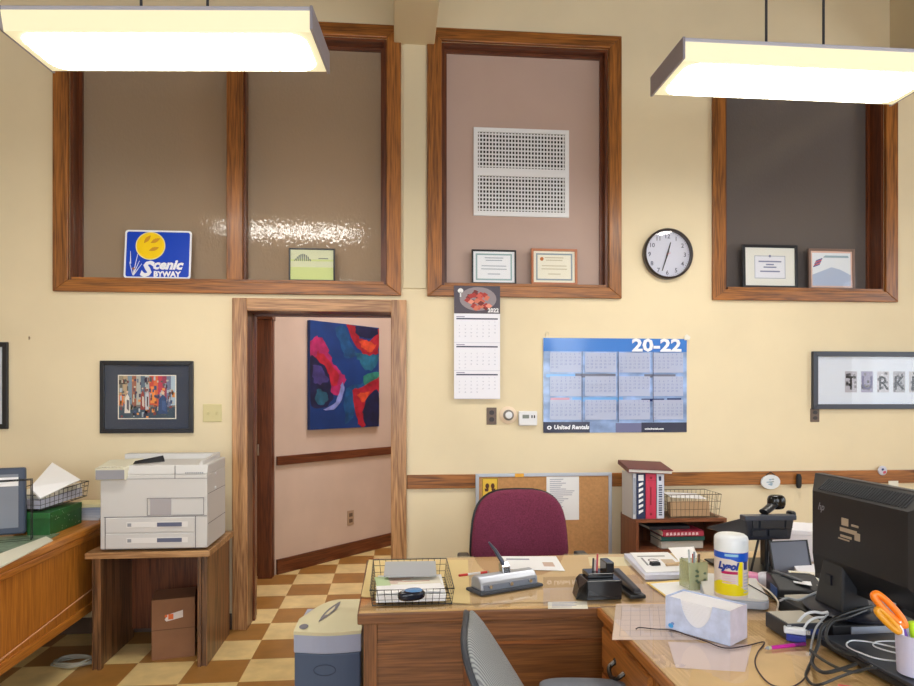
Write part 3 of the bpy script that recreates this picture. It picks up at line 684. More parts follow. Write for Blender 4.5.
# ---- ornaments on the chair rail
yr = WY-.022
c_ = PY(770.5, 482, yr-.01)
t = thing('oval_ornament', 'white oval painted ornament hanging on the chair rail', 'ornament', (c_.x, yr-.004, c_.z), rot=(PI/2, 0, 0))
MB().lathe([(.068, 0), (.070, .006), (.066, .012), (.001, .013)], n=32, sy=.72).build('plaque', P('ornament_white', (226, 230, 234), .4), t)
m = MB()
for i in range(12): a = random.random()*6.28; q_ = random.random()*.035; m.mat(random.choice([C('orn_blue', (150, 176, 196)), C('orn_grey', (160, 170, 170))])).poly([(q_*math.cos(a)+.012*math.cos(k*1.25), q_*.6*math.sin(a)+.005*math.sin(k*1.25), .0135+i*.0001) for k in range(5)])
m.build('painted_scene', None, t, fix=False)
MB().tube(smooth([(-.03, .045, .006), (-.01, .062, .006), (0, .067, .01), (.012, .06, .006), (.032, .044, .006)]), .003, 6).build('hanger_wire', M_BLACK, t)
c_ = PY(798.5, 481, yr-.01); o = MB().lathe([(.001, -.05), (.014, -.046), (.019, -.03), (.019, .028), (.013, .046), (.001, .05)], n=20, sy=.7).build('wall_pull', M_BLACKM, None, (c_.x, yr-.0135, c_.z)); tag(o, 'small black oval fitting on the rail, right of the oval ornament', 'hook')
c_ = PY(882, 470.5, yr); r_ = .033
t = thing('button_badge', 'small round badge standing up on the rail above the monitor', 'badge', (c_.x, yr-.001, c_.z), rot=(PI/2, 0, 0))
MB().lathe([(r_, 0), (r_*.98, .006), (r_*.8, .010), (.001, .012)], n=24).build('badge_face', P('badge_white', (206, 206, 220), .3), t)
m = MB(); m.mat(C('badge_pink', (206, 90, 110))).poly([(.0, -.022, .0135), (.02, -.016, .0135), (.016, 0, .0135), (-.004, -.006, .0135)]); m.mat(C('badge_navy', (60, 64, 110))).poly([(-.012, 0, .0135), (.006, .004, .0135), (.0, .018, .0135), (-.014, .014, .0135)]); m.build('badge_print', None, t, fix=False)
c_ = PY(896, 484.5, yr-.03); o = MB().box(-.036, -.002, 0, .036, 0, .040).mat(M_PAPER2).build('place_card', None, None, (c_.x, yr-.004, c_.z-.018)); o.data.materials.clear(); o.data.materials.append(M_PAPER2); tag(o, 'small white card on the rail behind the monitor top', 'card')
# ---- cork board
cx, z0, w_, h_ = wr(475.5, 473, 611.5, 568, WY-.03)
t = thing('cork_board', 'aluminium framed cork board on the wall behind the maroon chair', 'notice board', (cx, WY-.023, z0))
framebars(MB(), w_, h_, .022, -.018, 0).build('frame', M_ALU, t, bevel=.003)
MB().box(-w_/2+.015, -.010, .015, w_/2-.015, -.002, h_-.015).build('cork_panel', P('cork', (196, 146, 96), .9, noise=.1, nscale=60), t)
def pinned(name, label, cat, u0, v0, u1, v1, mt, draw=None, y=WY-.035, tilt=0):
    cx, z0, w, h = wr(u0, v0, u1, v1, y)
    t = thing(name, label, cat, (cx, y, z0)); MB().box(-w/2, 0, 0, w/2, .0012, h).build('sheet', mt, t)
    if draw: m = MB(); draw(m, w, h); m.build('print', None, t, fix=False)
    return t
def feet(m, w, h):
    y = -.0006
    framebars(m.mat(C('card_brown', (90, 50, 30))), w*.96, h*.96, .003, y, y-.0003, z0=h*.02)
    for s in (-1, 1):
        m.mat(C('card_brown', (90, 50, 30))); m.disc(s*w*.17, h*.62, w*.12, y-.0003, 14, h*.13)
        m.shape([(s*w*.08, h*.5), (s*w*.34, h*.5), (s*w*.30, h*.36), (s*w*.12, h*.36)], y-.0003)
    m.shape([(-w*.2, h*.1), (w*.2, h*.1), (w*.2, h*.25), (0, h*.32), (-w*.2, h*.25)], y-.0003)
pinned('notice_card', 'yellow card with a dark footprint-like emblem at the top left of the cork board', 'notice', 482, 478, 498, 499, P('card_yellow', (236, 196, 70), .7), feet)
def letter(m, w, h):
    m.mat(M_INKL)
    rnd = random.Random(4)
    for i in range(15): m.flat(-w*.40, h*(.93-.045*i), -w*.40+w*(.3+.5*rnd.random()), h*(.94-.045*i)+.001, -.0006)
pinned('notice_sheet', 'white printed sheet pinned to the cork board, right of the chair back', 'notice', 546.5, 476.5, 579, 520, M_PAPER, letter)
cx, z0, w_, h_ = wr(515, 473.5, 524, 477, WY-.045)
o = MB().box(-w_/2, -.001, 0, w_/2, .0, h_).build('tape_tab', P('orange_tape', (240, 176, 60), .6), None, (cx, WY-.0425, z0)); tag(o, 'small orange tape tab on the top frame of the cork board', 'tape')
# ---- hall things: abstract painting on the diagonal wall, small outlet
def PDiag(u, v, off=0):
    r = ray(u, v); a = A+nv*off; k = ((a-Vector((0, 0, 0))).dot(nv))/(Vector((r.x, r.y, 0)).dot(nv)); p = O+r*k
    return (Vector((p.x, p.y, 0))-a).dot(dv), p.z
s0, zt = PDiag(309.5, 320, .03); s1, zt1 = PDiag(378.5, 326, .03); _, zb = PDiag(308, 430, .03)
w_ = s1-s0; h_ = zt-zb; o0 = A+dv*(s0+w_/2)
o0 = o0+nv*.002
t = thing('abstract_painting', 'large blue abstract painting with red and magenta shapes in the hall', 'painting', (o0.x, o0.y, zb), ang)
MB().box(-w_/2, -.035, 0, w_/2, 0, h_).build('canvas', P('painting_blue', (9, 54, 118), .45, noise=.25, nscale=4), t)
m = MB(); ly = [0]
def blob(pts, c, j=.02, seed=0):
    rnd = random.Random(seed); q = smooth([(p[0], 0, p[1]) for p in pts], 4, True); ly[0] += 1
    m.mat(P('pour_%d_%d_%d' % c, c, .45, noise=.45, nscale=11)); m.poly([(-w_/2+w_*min(max(p.x+rnd.uniform(-j, j), 0), 1), -.0352-.00015*ly[0], h_*min(max(p.z+rnd.uniform(-j, j)*.6, 0), 1)) for p in q])
RED, MAG, DB, TEAL, ORG, PUR, GRN, PAL = (164, 26, 48), (158, 32, 90), (16, 26, 66), (18, 76, 126), (206, 72, 44), (62, 54, 116), (40, 124, 110), (120, 130, 190)
blob([(0, .80), (.12, .86), (.22, .78), (.3, .64), (.42, .55), (.48, .46), (.42, .32), (.3, .34), (.1, .6), (0, .62)], MAG, seed=1)
blob([(.1, .72), (.25, .64), (.38, .5), (.36, .40), (.24, .46), (.08, .62)], RED, seed=2)
blob([(0, .66), (.14, .62), (.25, .5), (.28, .36), (.3, .26), (.12, .2), (0, .26)], DB, seed=3)
blob([(.04, .6), (.16, .56), (.24, .46), (.12, .42), (.03, .46)], PUR, seed=4); blob([(.08, .36), (.2, .34), (.24, .26), (.1, .24)], (30, 84, 110), seed=5)
blob([(.44, .44), (.47, .36), (.36, .2), (.18, .18), (.34, .25), (.40, .36)], PAL, .01, seed=6)
blob([(.34, .96), (.5, .97), (.58, .8), (.66, .7), (.5, .68), (.42, .78)], TEAL, seed=7); blob([(.66, .72), (.98, .72), (.95, .6), (.8, .56), (.68, .66)], (30, 100, 130), seed=8)
blob([(.5, .99), (.64, .99), (.7, .88), (.86, .86), (1, .99), (1, .78), (.86, .72), (.66, .78)], RED, seed=9); blob([(.62, .99), (.97, .99), (.9, .9), (.74, .88)], DB, seed=10)
blob([(.68, .84), (.8, .86), (.94, .82), (.86, .75), (.74, .78)], ORG, seed=11)
blob([(.5, .38), (.7, .42), (.8, .5), (.98, .56), (1, .3), (.7, .3), (.58, .1), (.48, .06)], TEAL, seed=12); blob([(.76, .5), (1, .56), (1, .44), (.8, .4)], GRN, seed=13)
blob([(.6, .36), (.76, .4), (1, .5), (1, .34), (.84, .28), (.78, .02), (.7, .02), (.62, .18)], RED, seed=14); blob([(.66, .34), (.84, .34), (.74, .24)], ORG, seed=15)
blob([(.82, .3), (1, .36), (1, .02), (.8, .02), (.74, .16)], DB, seed=16)
m.build('painted_shapes', None, t, fix=False)
s0, zt = PDiag(347, 511); s1, _ = PDiag(353.5, 511); _, zb = PDiag(350, 525); o0 = A+dv*((s0+s1)/2)
t = thing('wall_outlet', 'small beige outlet low on the hall wall', 'outlet', (o0.x, o0.y, zb), ang); w_ = s1-s0; h_ = zt-zb
MB().box(-w_/2, -.006, 0, w_/2, 0, h_).build('cover_plate', P('hall_plate', (176, 150, 124), .5), t, bevel=.002)
for zz in (.3, .7): MB().box(-w_*.25, -.009, h_*(zz-.12), w_*.25, -.004, h_*(zz+.12)).build('socket', M_BROWNP, t)
# ================================================================ FURNITURE AND FLOOR THINGS
# ---- printer stand
SX0, SX1, SY0, SY1, SZ = -1.632, -1.03, 3.84, 4.37, .637
t = thing('printer_stand', 'low wooden stand under the laser printer', 'stand', ((SX0+SX1)/2, SY0, 0)); hw = (SX1-SX0)/2
MB().box(-hw-.03, -.03, SZ-.034, hw+.02, SY1-SY0, SZ).build('top', wood('stand_top', (138, 98, 60), (196, 152, 104), 'x'), t, bevel=.003)
for s in (-1, 1):
    MB().box(s*hw, 0, 0, s*(hw-.03), SY1-SY0-.03, SZ-.034).box(s*(hw-.003)-.004, -.008, 0, s*(hw-.003)+.004, .0, SZ-.034).box(s*(hw-.03), -.014, 0, s*(hw-.048), .02, SZ-.034).build('side_panel', walnut('z'), t)
MB().box(-hw+.03, SY1-SY0-.06, .06, hw-.03, SY1-SY0-.04, SZ-.034).build('back_panel', hallwood('z'), t)
# ---- laser printer
t = thing('laser_printer', 'large beige-grey laser printer on the wooden stand', 'printer', (-1.675+.06, SY0+.0, SZ)); 
PW, PH, PDp = .562, .475, .40; G = P('printer_beige', (206, 204, 202), .5); G2 = P('printer_beige_side', (186, 182, 182), .5); DKL = P('printer_gap', (96, 92, 96), .6)
t.location = (-1.590, SY0-.01, SZ)
MB().box(0, .0, .012, PW, PDp, PH-.06).hexa([(0, 0, PH-.06), (PW, 0, PH-.06), (PW, PDp, PH-.06), (0, PDp, PH-.06), (0, .02, PH-.01), (PW, .02, PH-.01), (PW, PDp, PH+.0), (0, PDp, PH+.0)]).build('body', G, t, bevel=.006)
MB().box(.04, .05, 0, .09, .1, .014).box(PW-.09, .05, 0, PW-.04, .1, .014).box(.04, PDp-.1, 0, .09, PDp-.05, .014).box(PW-.09, PDp-.1, 0, PW-.04, PDp-.05, .014).build('feet', M_DGREY, t)
# control panel, output slot, rear rib
MB().hexa([(-.012, -.022, PH-.085), (.14, -.022, PH-.085), (.14, .02, PH-.085), (-.012, .02, PH-.085), (-.016, -.03, PH-.02), (.135, -.03, PH-.02), (.175, .16, PH+.018), (-.012, .16, PH+.01)]).build('control_panel', P('printer_cream', (216, 212, 190), .5), t, bevel=.004)
MB().box(-.010, -.032, PH-.08, .136, -.026, PH-.03).build('panel_display', P('printer_panel', (150, 150, 158), .4), t)
m = MB()
for i in range(7): m.box(.0+.018*i, -.029, PH-.017, .010+.018*i, -.0, PH-.012)
m.build('panel_buttons', P('printer_button', (226, 222, 206), .4), t, bevel=.001)
MB().hexa([(.16, .03, PH-.005), (.28, .17, PH-.005), (.28, .18, PH-.005), (.16, .05, PH-.005), (.17, .03, PH+.012), (.27, .17, PH+.030), (.27, .18, PH+.030), (.17, .05, PH+.012)]).build('output_slot', M_BLACKM, t)
MB().box(.005, PDp-.08, PH-.01, PW-.04, PDp-.0, PH+.028).hexa([(PW-.05, .02, PH-.01), (PW-.03, .02, PH-.01), (PW-.03, PDp, PH-.01), (PW-.05, PDp, PH-.01), (PW-.05, .04, PH+.008), (PW-.03, .04, PH+.008), (PW-.03, PDp, PH+.03), (PW-.05, PDp, PH+.03)]).build('output_tray_wall', G, t, bevel=.004)
m = MB()   # seams
m.box(.02, -.0015, .186, PW-.002, .001, .189).box(.0, -.0015, PH-.083, PW, .001, PH-.081).box(.39, -.0015, PH-.083, .393, .001, PH-.01).box(PW-.063, -.0015, .012, PW-.06, .001, .188).box(.025, -.0015, .012, .028, .001, .188).box(PW-.0, .02, PH-.17, PW+.0015, PDp-.01, PH-.168).box(PW, .02, .14, PW+.0015, PDp-.01, .142)
m.build('seams', DKL, t)
m = MB(); framebars(m, .30, .095, .002, -.003, 0, .245, .193); m.build('front_door', DKL, t)
MB().box(.262, -.004, .194, .372, 0, .285).build('paper_guide', P('printer_label', (168, 164, 168), .6), t)
for z0_ in (.018, .103):
    dr = MB().box(.03, -.006, z0_, PW-.065, .01, z0_+.078).build('paper_drawer', G, t, bevel=.003)
    MB().box(.14, -.008, z0_+.028, .46, -.004, z0_+.056).build('drawer_label', P('printer_light', (224, 222, 220), .5), dr)
    MB().box(.30, -.0095, z0_+.031, .43, -.006, z0_+.053).build('drawer_handle', P('handle_slot_blue', (92, 98, 124), .4), dr)  # dark blue slot in the handle recess
    MB().box(.145, -.0095, z0_+.033, .165, -.006, z0_+.051).build('drawer_gauge', M_GREY, dr)
m = MB().mat(M_GREY)
for i in range(9): m.flat(.445+.011*i, PH-.056, .453+.011*i, PH-.048, -.001)
m.build('maker_mark', None, t, fix=False)
for (a, b) in ((.3, .28), (.3, .2)): MB().lathe([(.008, 0), (.008, .004), (.001, .005)], n=12).build('side_latch', M_WHITE, t, (PW, .17, b+.12), rot=(0, PI/2, 0))
# ---- box under the stand
a_ = PZ(151.5, 661, 0); b_ = PZ(195, 656, 0); an = math.atan2(b_.y-a_.y, b_.x-a_.x); L_ = (b_-a_).length
t = thing('cardboard_box', 'closed brown cardboard box under the printer stand', 'box', (a_.x, a_.y, 0), an)
hb = PY(175, 600, a_.y).z
MB().box(0, 0, 0, L_, .22, hb).build('carton', P('cardboard', (138, 96, 66), .85, noise=.06, nscale=12), t, bevel=.002)
MB().box(0, -.0012, hb*.49, L_, 0, hb*.50).build('tape_seam', P('cardboard_dark', (104, 70, 46), .85), t)
m = MB(); m.mat(C('label_white', (226, 214, 206))).shape([(L_*.30, hb*.66), (L_*.36, hb*.74), (L_*.72, hb*.80), (L_*.72, hb*.68), (L_*.34, hb*.63)], -.0014); m.mat(C('label_orange', (226, 110, 50))).flat(L_*.38, hb*.66, L_*.50, hb*.75, -.0018); m.disc(L_*.33, hb*.72, .008, -.0018)
m.build('sticker', None, t, fix=False)
# ---- left desk
CX, CYB, CZT = -1.68, 4.39, .76
t = thing('writing_desk', 'orange-brown wooden desk along the left side', 'desk', (CX-.35, 3.4, 0))
MB().box(-.35, -1.4, CZT-.045, .35, CYB-3.4, CZT).build('desktop', maple('y'), t, bevel=.012, seg=3)
MB().box(-.33, -1.38, CZT-.085, .335, CYB-3.42, CZT-.045).build('apron_moulding', maple('y'), t, bevel=.008)
MB().box(.29, -1.37, .27, .315, CYB-3.42, CZT-.085).build('side_panel', maple('z'), t)
MB().box(.29, -1.37, .27, .33, CYB-3.42, .315).build('bottom_rail', maple('y'), t, bevel=.005)
m = MB()
for y_ in (-.62, -.35): m.box(.314, y_-.002, .32, .318, y_+.002, CZT-.09)
m.build('panel_grooves', P('groove_brown', (110, 56, 20), .6), t)
MB().box(-.32, -1.37, .27, -.29, CYB-3.42, CZT-.085).box(-.29, -1.37, .27, .29, -1.34, CZT-.085).box(-.29, CYB-3.45, .27, .29, CYB-3.42, CZT-.085).build('inner_carcass', hallwood('z'), t)
for (x_, y_) in ((.25, -1.3), (-.25, -1.3), (.25, CYB-3.5), (-.25, CYB-3.5)): MB().box(x_-.03, y_-.03, 0, x_+.03, y_+.03, .27).build('leg', hallwood('z'), t)
o = MB().tube([(0, -.9, .30), (.0, -.3, .345), (0, .35, .385), (0, .62, .40)], .004, 8).build('power_cord', P('tan_cord', (206, 150, 110), .5), None, (CX-.35+.336, 3.4, 0)); tag(o, 'thin pale cord running along the bottom of the left desk', 'cord')
m = MB(); pts = []
for i in range(46):
    a = i/46*2*PI*3.2; pts.append((.10*math.cos(a)*(1+.15*math.sin(i)), .07*math.sin(a)*(1+.1*math.cos(i*1.7)), .008+.0006*i))
o = m.tube(smooth(pts, 2), .005, 6).build('coiled_cable', P('grey_cord', (170, 168, 156), .5), None, (-1.765, 3.92, 0)); tag(o, 'coil of grey cable on the floor by the printer stand', 'cable')
# ---- shredder
fy = 2.80
sx0, sx1 = PD(293, 640, fy), PD(360.5, 640, fy)
SW = (sx1-sx0).length; an = math.atan2(sx1.y-sx0.y, sx1.x-sx0.x)*.5
zt = PD(326, 633, fy).z
t = thing('paper_shredder', 'cream and blue-grey paper shredder on the floor beside the long desk', 'shredder', ((sx0.x+sx1.x)/2, (sx0.y+sx1.y)/2, 0), an)
D_ = .34
def shape_sh(w, d, n=10):   # plan outline with a bowed front
    pts = [(-w/2, d), (-w/2, .02)]
    for i in range(1, n): x = -w/2+w*i/n; pts.append((x, .02-.022*math.sin(PI*i/n)))
    return pts+[(w/2, .02), (w/2, d)]
zb_ = PD(326, 654, fy).z
MB().prism(shape_sh(SW*.98, D_-.01), 'z', .015, zb_).build('bin', P('shredder_blue', (78, 96, 126), .5), t, bevel=.006)
MB().prism(shape_sh(SW, D_), 'z', zb_, zt-.004).build('head_band', P('shredder_light', (170, 180, 208), .45), t, bevel=.004)
m = MB(); o_ = shape_sh(SW*1.01, D_); n_ = len(o_)
# domed cream lid: front edge lower at left, curved back
def lid(u, v):
    x = -SW*.5+SW*u; x0 = x
    y = (.02-.022*math.sin(PI*u))*(1-v)+D_*v
    z = zt+.002+.035*math.sin(PI*.5*min(1, u*1.6+.05))*v**.8+.010*math.sin(PI*v)
    if u < .5: y = y if v < .3 else y-(.5-u)**2*.9*(v-.3)
    return (x, y, z)
m.grid(lid, 20, 14)
nb = []
for i in range(21): nb.append((lid(i/20, 0)[0], lid(i/20, 0)[1], zt-.012))
m.add([lid(i/20, 0) for i in range(21)]+nb, [(i, i+1, 22+i, 21+i) for i in range(20)])
for uu in (0, 1): m.add([lid(uu, j/14) for j in range(15)]+[(lid(uu, j/14)[0], lid(uu, j/14)[1], zt-.012) for j in range(15)], [(j, j+1, 16+j, 15+j) for j in range(14)])
m.add([lid(i/20, 1) for i in range(21)]+[(lid(i/20, 1)[0], lid(i/20, 1)[1], zt-.012) for i in range(21)], [(i, i+1, 22+i, 21+i) for i in range(20)])
m.build('lid', P('shredder_cream', (222, 216, 180), .45), t)
def onlid(u, v, dz=.0015): p = lid(u, v); return (p[0], p[1], p[2]+dz)
m = MB(); q = [onlid(.33+.24*s+.09*math.sin(PI*s), .22+.66*s, .003) for s in [i/10 for i in range(11)]]+[onlid(.33+.24*s-.05*math.sin(PI*s), .22+.66*s, .003) for s in [i/10 for i in range(10, -1, -1)]]
m.poly(q); m.build('feed_slot', P('slot_grey', (118, 118, 128), .4), t, fix=False)
m = MB(); m.poly([onlid(.08+.07*math.cos(a)+.05, .12+.07*math.sin(a), .003) for a in [2*PI*i/16 for i in range(16)]]); m.build('power_button', P('slot_grey', (118, 118, 128), .4), t, fix=False)
z_ = PD(329, 670, fy).z
m = MB().tube([(-SW*.03+.045*math.cos(a), -.0045+.002*abs(math.cos(a)), z_+.022*math.sin(a)) for a in [2*PI*i/24 for i in range(24)]], .0018, 6, closed=True); m.build('bin_emblem', P('shredder_blue_dark', (56, 70, 98), .5), t)
m = MB()
for x in (-SW*.38, SW*.38):
    for y in (.06, D_-.06): m.box(x-.02, y-.02, 0, x+.02, y+.02, .018)
m.build('feet', M_BLACKM, t)

# ---- swivel chairs
def chair_base(t, col, rz=0, h=.38):
    MB().tube([(0, 0, .09), (0, 0, h)], .026, 14).build('gas_column', M_BLACK, t)
    m = MB()
    for i in range(5):
        a = rz+2*PI*i/5; c, s = math.cos(a), math.sin(a)
        m.tube([(0, 0, .105), (.15*c, .15*s, .095), (.27*c, .27*s, .07)], [.03, .022, .016], 8)
    m.build('star_base', col, t)
    for i in range(5):
        a = rz+2*PI*i/5; c, s = math.cos(a), math.sin(a)
        MB().tube([(.29*c-s*.02, .29*s+c*.02, .028), (.29*c+s*.02, .29*s-c*.02, .028)], .028, 14).tube([(.29*c, .29*s, .03), (.29*c, .29*s, .072)], .008, 6).build('castor', M_BLACK, t)
c0 = PD(518.5, 540, 3.55)
t = thing('office_chair', 'maroon fabric swivel chair behind the long desk', 'chair', (c0.x, c0.y-.22, 0), -.02)
chair_base(t, M_BLACK, .3, .42)
M_MAR = P('maroon_fabric', (116, 44, 70), .95, noise=.28, nscale=160, bump=.5, bscale=400)
def cushion(w, d, h, n=4.5, m=None, nu=28, nv=14):
    m = m or MB(); 
    def fn(u, v):
        a = 2*PI*u; b = -PI/2+PI*v; e = 2/n
        f = lambda c: math.copysign(abs(c)**e, c)
        e2 = .5; cb = abs(math.cos(b))**e2; sb = math.copysign(abs(math.sin(b))**.8, math.sin(b))
        return (w/2*f(math.cos(a))*cb, d/2*f(math.sin(a))*cb, h/2*sb)
    return m.grid(fn, nu, nv)
m = cushion(.50, .48, .09); o = m.build('seat', M_MAR, t, (0, 0, .47))
zt = PD(518, 490, 3.55).z; bh = .47
def backrest(w, h, th, topn=3, taper=.0, bow=.04):
    m = MB()
    def fn(u, v):
        a = 2*PI*u; b = -PI/2+PI*v
        f = lambda c, e: math.copysign(abs(c)**e, c)
        cb = abs(math.cos(b))**.4; x = w/2*f(math.cos(a), .62)*cb; z = h/2*f(math.sin(a), .62)*cb
        if z > 0: z *= 1-.0*abs(x)
        y = th/2*f(math.sin(b), .8)+bow*(2*x/w)**2*-1
        return (x*(1+taper*(-z/h)), y, z)
    return m.grid(fn, 36, 14)
backrest(.500, bh, .07, taper=.16).build('backrest', M_MAR, t, (0, .24, zt-bh/2-.0), rot=(-.06, 0, 0))
backrest(.515, bh+.015, .03, taper=.16).build('back_shell', M_BLACK, t, (0, .275, zt-bh/2-.005), rot=(-.06, 0, 0))
MB().tube(smooth([(0, .0, .40), (0, .2, .41), (0, .30, .5), (0, .30, .7)]), .02, 8, flatz=.6).build('back_bar', M_BLACK, t)
for s in (-1, 1): 
    ar = MB().tube(smooth([(s*.20, -.05, .43), (s*.29, -.05, .46), (s*.30, -.02, .60), (s*.30, .1, .655)]), .015, 8).build('arm_support', M_BLACK, t)
    MB().box(s*.30-.03, -.12, .655, s*.30+.03, .16, .685).build('armrest', M_BLACK, t, bevel=.012, seg=3)
# grey mesh chair in front
bc = PD(487, 655, 1.86)
cth = math.radians(-112)      # local +y is the back of the chair
ch = Vector((.475, 1.75, 0))
t = thing('mesh_chair', 'grey mesh-back swivel chair in front of the desks', 'chair', (ch.x, ch.y, 0), math.radians(82))
chair_base(t, M_BLACK, -PI/2, .44)
cushion(.46, .42, .08).build('seat', P('grey_seat_fabric', (104, 108, 116), .9, noise=.1, nscale=150), t, (0, 0, .48))
def meshmat():
    m = bpy.data.materials.new('ribbed_mesh'); m.use_nodes = True; nt = m.node_tree; b = nt.nodes['Principled BSDF']; L = nt.links.new; N = nt.nodes.new
    tc = N('ShaderNodeTexCoord'); wv = N('ShaderNodeTexWave'); wv.bands_direction = 'X'; wv.inputs['Scale'].default_value = 42; wv.inputs['Distortion'].default_value = 2.2; wv.inputs['Detail'].default_value = 0; wv.inputs['Detail Scale'].default_value = .6
    L(tc.outputs['Object'], wv.inputs['Vector']); r = N('ShaderNodeValToRGB'); r.color_ramp.elements[0].color = lin((112, 114, 118)); r.color_ramp.elements[1].color = lin((160, 162, 160)); r.color_ramp.elements[0].position = .1; r.color_ramp.elements[1].position = .6
    L(wv.outputs['Fac'], r.inputs[0]); L(r.outputs[0], b.inputs['Base Color']); b.inputs['Roughness'].default_value = .8
    return m
zt = PD(472, 617, 1.9).z; bh = .48
backrest(.40, bh, .035, taper=-.05, bow=-.03).build('mesh_back', meshmat(), t, (0, .155, zt-bh/2+.065), rot=(-.56, 0, 0))
backrest(.42, bh+.02, .03, taper=-.05, bow=-.03).build('back_frame', P('chair_frame', (56, 58, 64), .5), t, (0, .166, zt-bh/2+.058), rot=(-.56, 0, 0))
MB().tube(smooth([(0, .0, .42), (0, .19, .42), (0, .22, .5), (0, .20, .68)]), .022, 8, flatz=.6).build('back_bar', M_BLACK, t)
for s in (-1, 1):
    MB().tube(smooth([(s*.2, -.0, .44), (s*.27, .0, .46), (s*.285, -.06, .53), (s*.285, -.06, .59)]), .016, 8).build('arm_support', M_BLACK, t)
    o = cushion(.085, .27, .036, 3.2).build('armrest', P('arm_grey', (118, 124, 134), .5), t, (s*.285, -.055, .595))

# ---- the two desks
TZ = .76
AX0, AX1, AY0, AY1 = -.128, 2.25, 2.29, 3.05
t = thing('office_desk', 'long oak office desk with a glass top, in front of the maroon chair', 'desk', (AX0, AY0, 0)); LX, LY = AX1-AX0, AY1-AY0
MB().box(0, 0, TZ-.045, LX, LY, TZ-.008).build('desktop', deskoak('x'), t, bevel=.004)
MB().box(.006, .006, TZ-.008, LX-.006, LY-.006, TZ-.0062).build('desk_surface', wood('desk_top', (190, 148, 88), (226, 188, 128), 'x', con=.2), t)
M_GT = P('glass_top', (214, 196, 158), .04, trans=.0, spec=.6)
gt = MB().box(.006, .006, TZ-.006, LX-.006, LY-.006, TZ); gt.build('glass_sheet', M_CLEAR, t)
MB().mat(deskoak('z')).box(.02, .025, .05, .065, .045, TZ-.045).build('corner_stile', None, t)
MB().mat(deskoak('x')).box(.065, .03, TZ-.125, LX-.02, .045, TZ-.045).build('top_rail', None, t, bevel=.002)
MB().mat(deskoak('x')).box(.065, .036, .12, .36, .045, TZ-.125).build('left_panel', None, t)
MB().mat(oakd('z')).box(.36, .028, .05, .42, .045, TZ-.125).build('stile', None, t, bevel=.002)
MB().mat(wood('brown_panel', (88, 50, 20), (140, 88, 42), 'x', con=.3)).box(.42, .038, .12, LX-.065, .045, TZ-.125).build('right_panel', None, t)
MB().mat(oakd('x')).box(.42, .030, TZ-.14, LX-.065, .045, TZ-.125).build('panel_bead', None, t)
MB().mat(oakd('z')).box(.02, .045, .05, .04, LY-.02, TZ-.045).build('side_panel', None, t)
MB().mat(oakd('z')).box(LX-.04, .045, .05, LX-.02, LY-.02, TZ-.045).build('side_panel', None, t)
MB().mat(oakd('z')).box(.04, LY-.45, .1, .44, LY-.03, TZ-.045).box(LX-.44, LY-.45, .1, LX-.04, LY-.03, TZ-.045).build('pedestal', None, t)
MB().mat(oakd('x')).box(.065, .03, .05, LX-.02, .045, .12).build('bottom_rail', None, t)
for x_ in (.05, LX-.05):
    for y_ in (.06, LY-.05): MB().box(x_-.025, y_-.025, 0, x_+.025, y_+.025, .05).build('leg', oakd('z'), t)
BX0, BX1, BY0, BY1 = .69, 1.80, .55, AY0-.002
t = thing('side_desk', 'oak desk with a glass top and side drawers, nearest on the right', 'desk', (BX0, BY0, 0)); LX, LY = BX1-BX0, BY1-BY0
MB().box(0, 0, TZ-.04, LX, LY, TZ-.008).build('desktop', wood('drawer_oak', (136, 78, 30), (186, 118, 54), 'y', con=.5), t, bevel=.004)
MB().box(.01, .006, TZ-.008, LX-.006, LY-.006, TZ-.0062).build('desk_surface', wood('desk_top', (190, 148, 88), (226, 188, 128), 'y', con=.2), t)
MB().box(.008, .006, TZ-.006, LX-.006, LY-.006, TZ).build('glass_sheet', M_CLEAR, t)
om = maple
MB().mat(wood('drawer_oak', (136, 78, 30), (186, 118, 54), 'z', con=.5)).box(.02, LY-.49, .06, LX-.02, LY-.01, TZ-.04).box(.02, .01, .06, LX-.02, .45, TZ-.04).build('pedestal', None, t)
wd_ = wood('drawer_oak', (136, 78, 30), (186, 118, 54), 'y', con=.5)
for y_ in (.02, LY-.46):
    for k_, (za, zb) in enumerate(((.565, .700), (.33, .545), (.08, .31))):
        dr = MB().box(.004, y_, za, .022, y_+.42, zb).build('drawer', wd_, t, bevel=.003)
        yc = y_+.235; zc = zb-.065
        MB().tube(smooth([(.004, yc-.045, zc), (-.016, yc-.040, zc-.016), (-.022, yc, zc-.030), (-.016, yc+.040, zc-.016), (.004, yc+.045, zc)]), .0075, 8).build('drawer_pull', P('dark_bronze', (62, 56, 50), .35, .8), dr)
        MB().lathe([(.012, 0), (.010, .004), (.001, .005)], n=12).build('pull_rosette', P('dark_bronze', (62, 56, 50), .35, .8), dr, (.004, yc+.045, zc), rot=(0, -PI/2, 0))
MB().mat(wd_).box(.03, .45, TZ-.14, .05, LY-.49, TZ-.04).build('kneehole_drawer', None, t)
MB().mat(oakd('z')).box(LX-.05, .45, .1, LX-.03, LY-.49, TZ-.04).build('modesty_panel', None, t)
for x_ in (.05, LX-.05):
    for y_ in (.06, LY-.06): MB().box(x_-.025, y_-.025, 0, x_+.025, y_+.025, .06).build('leg', oakd('z'), t)
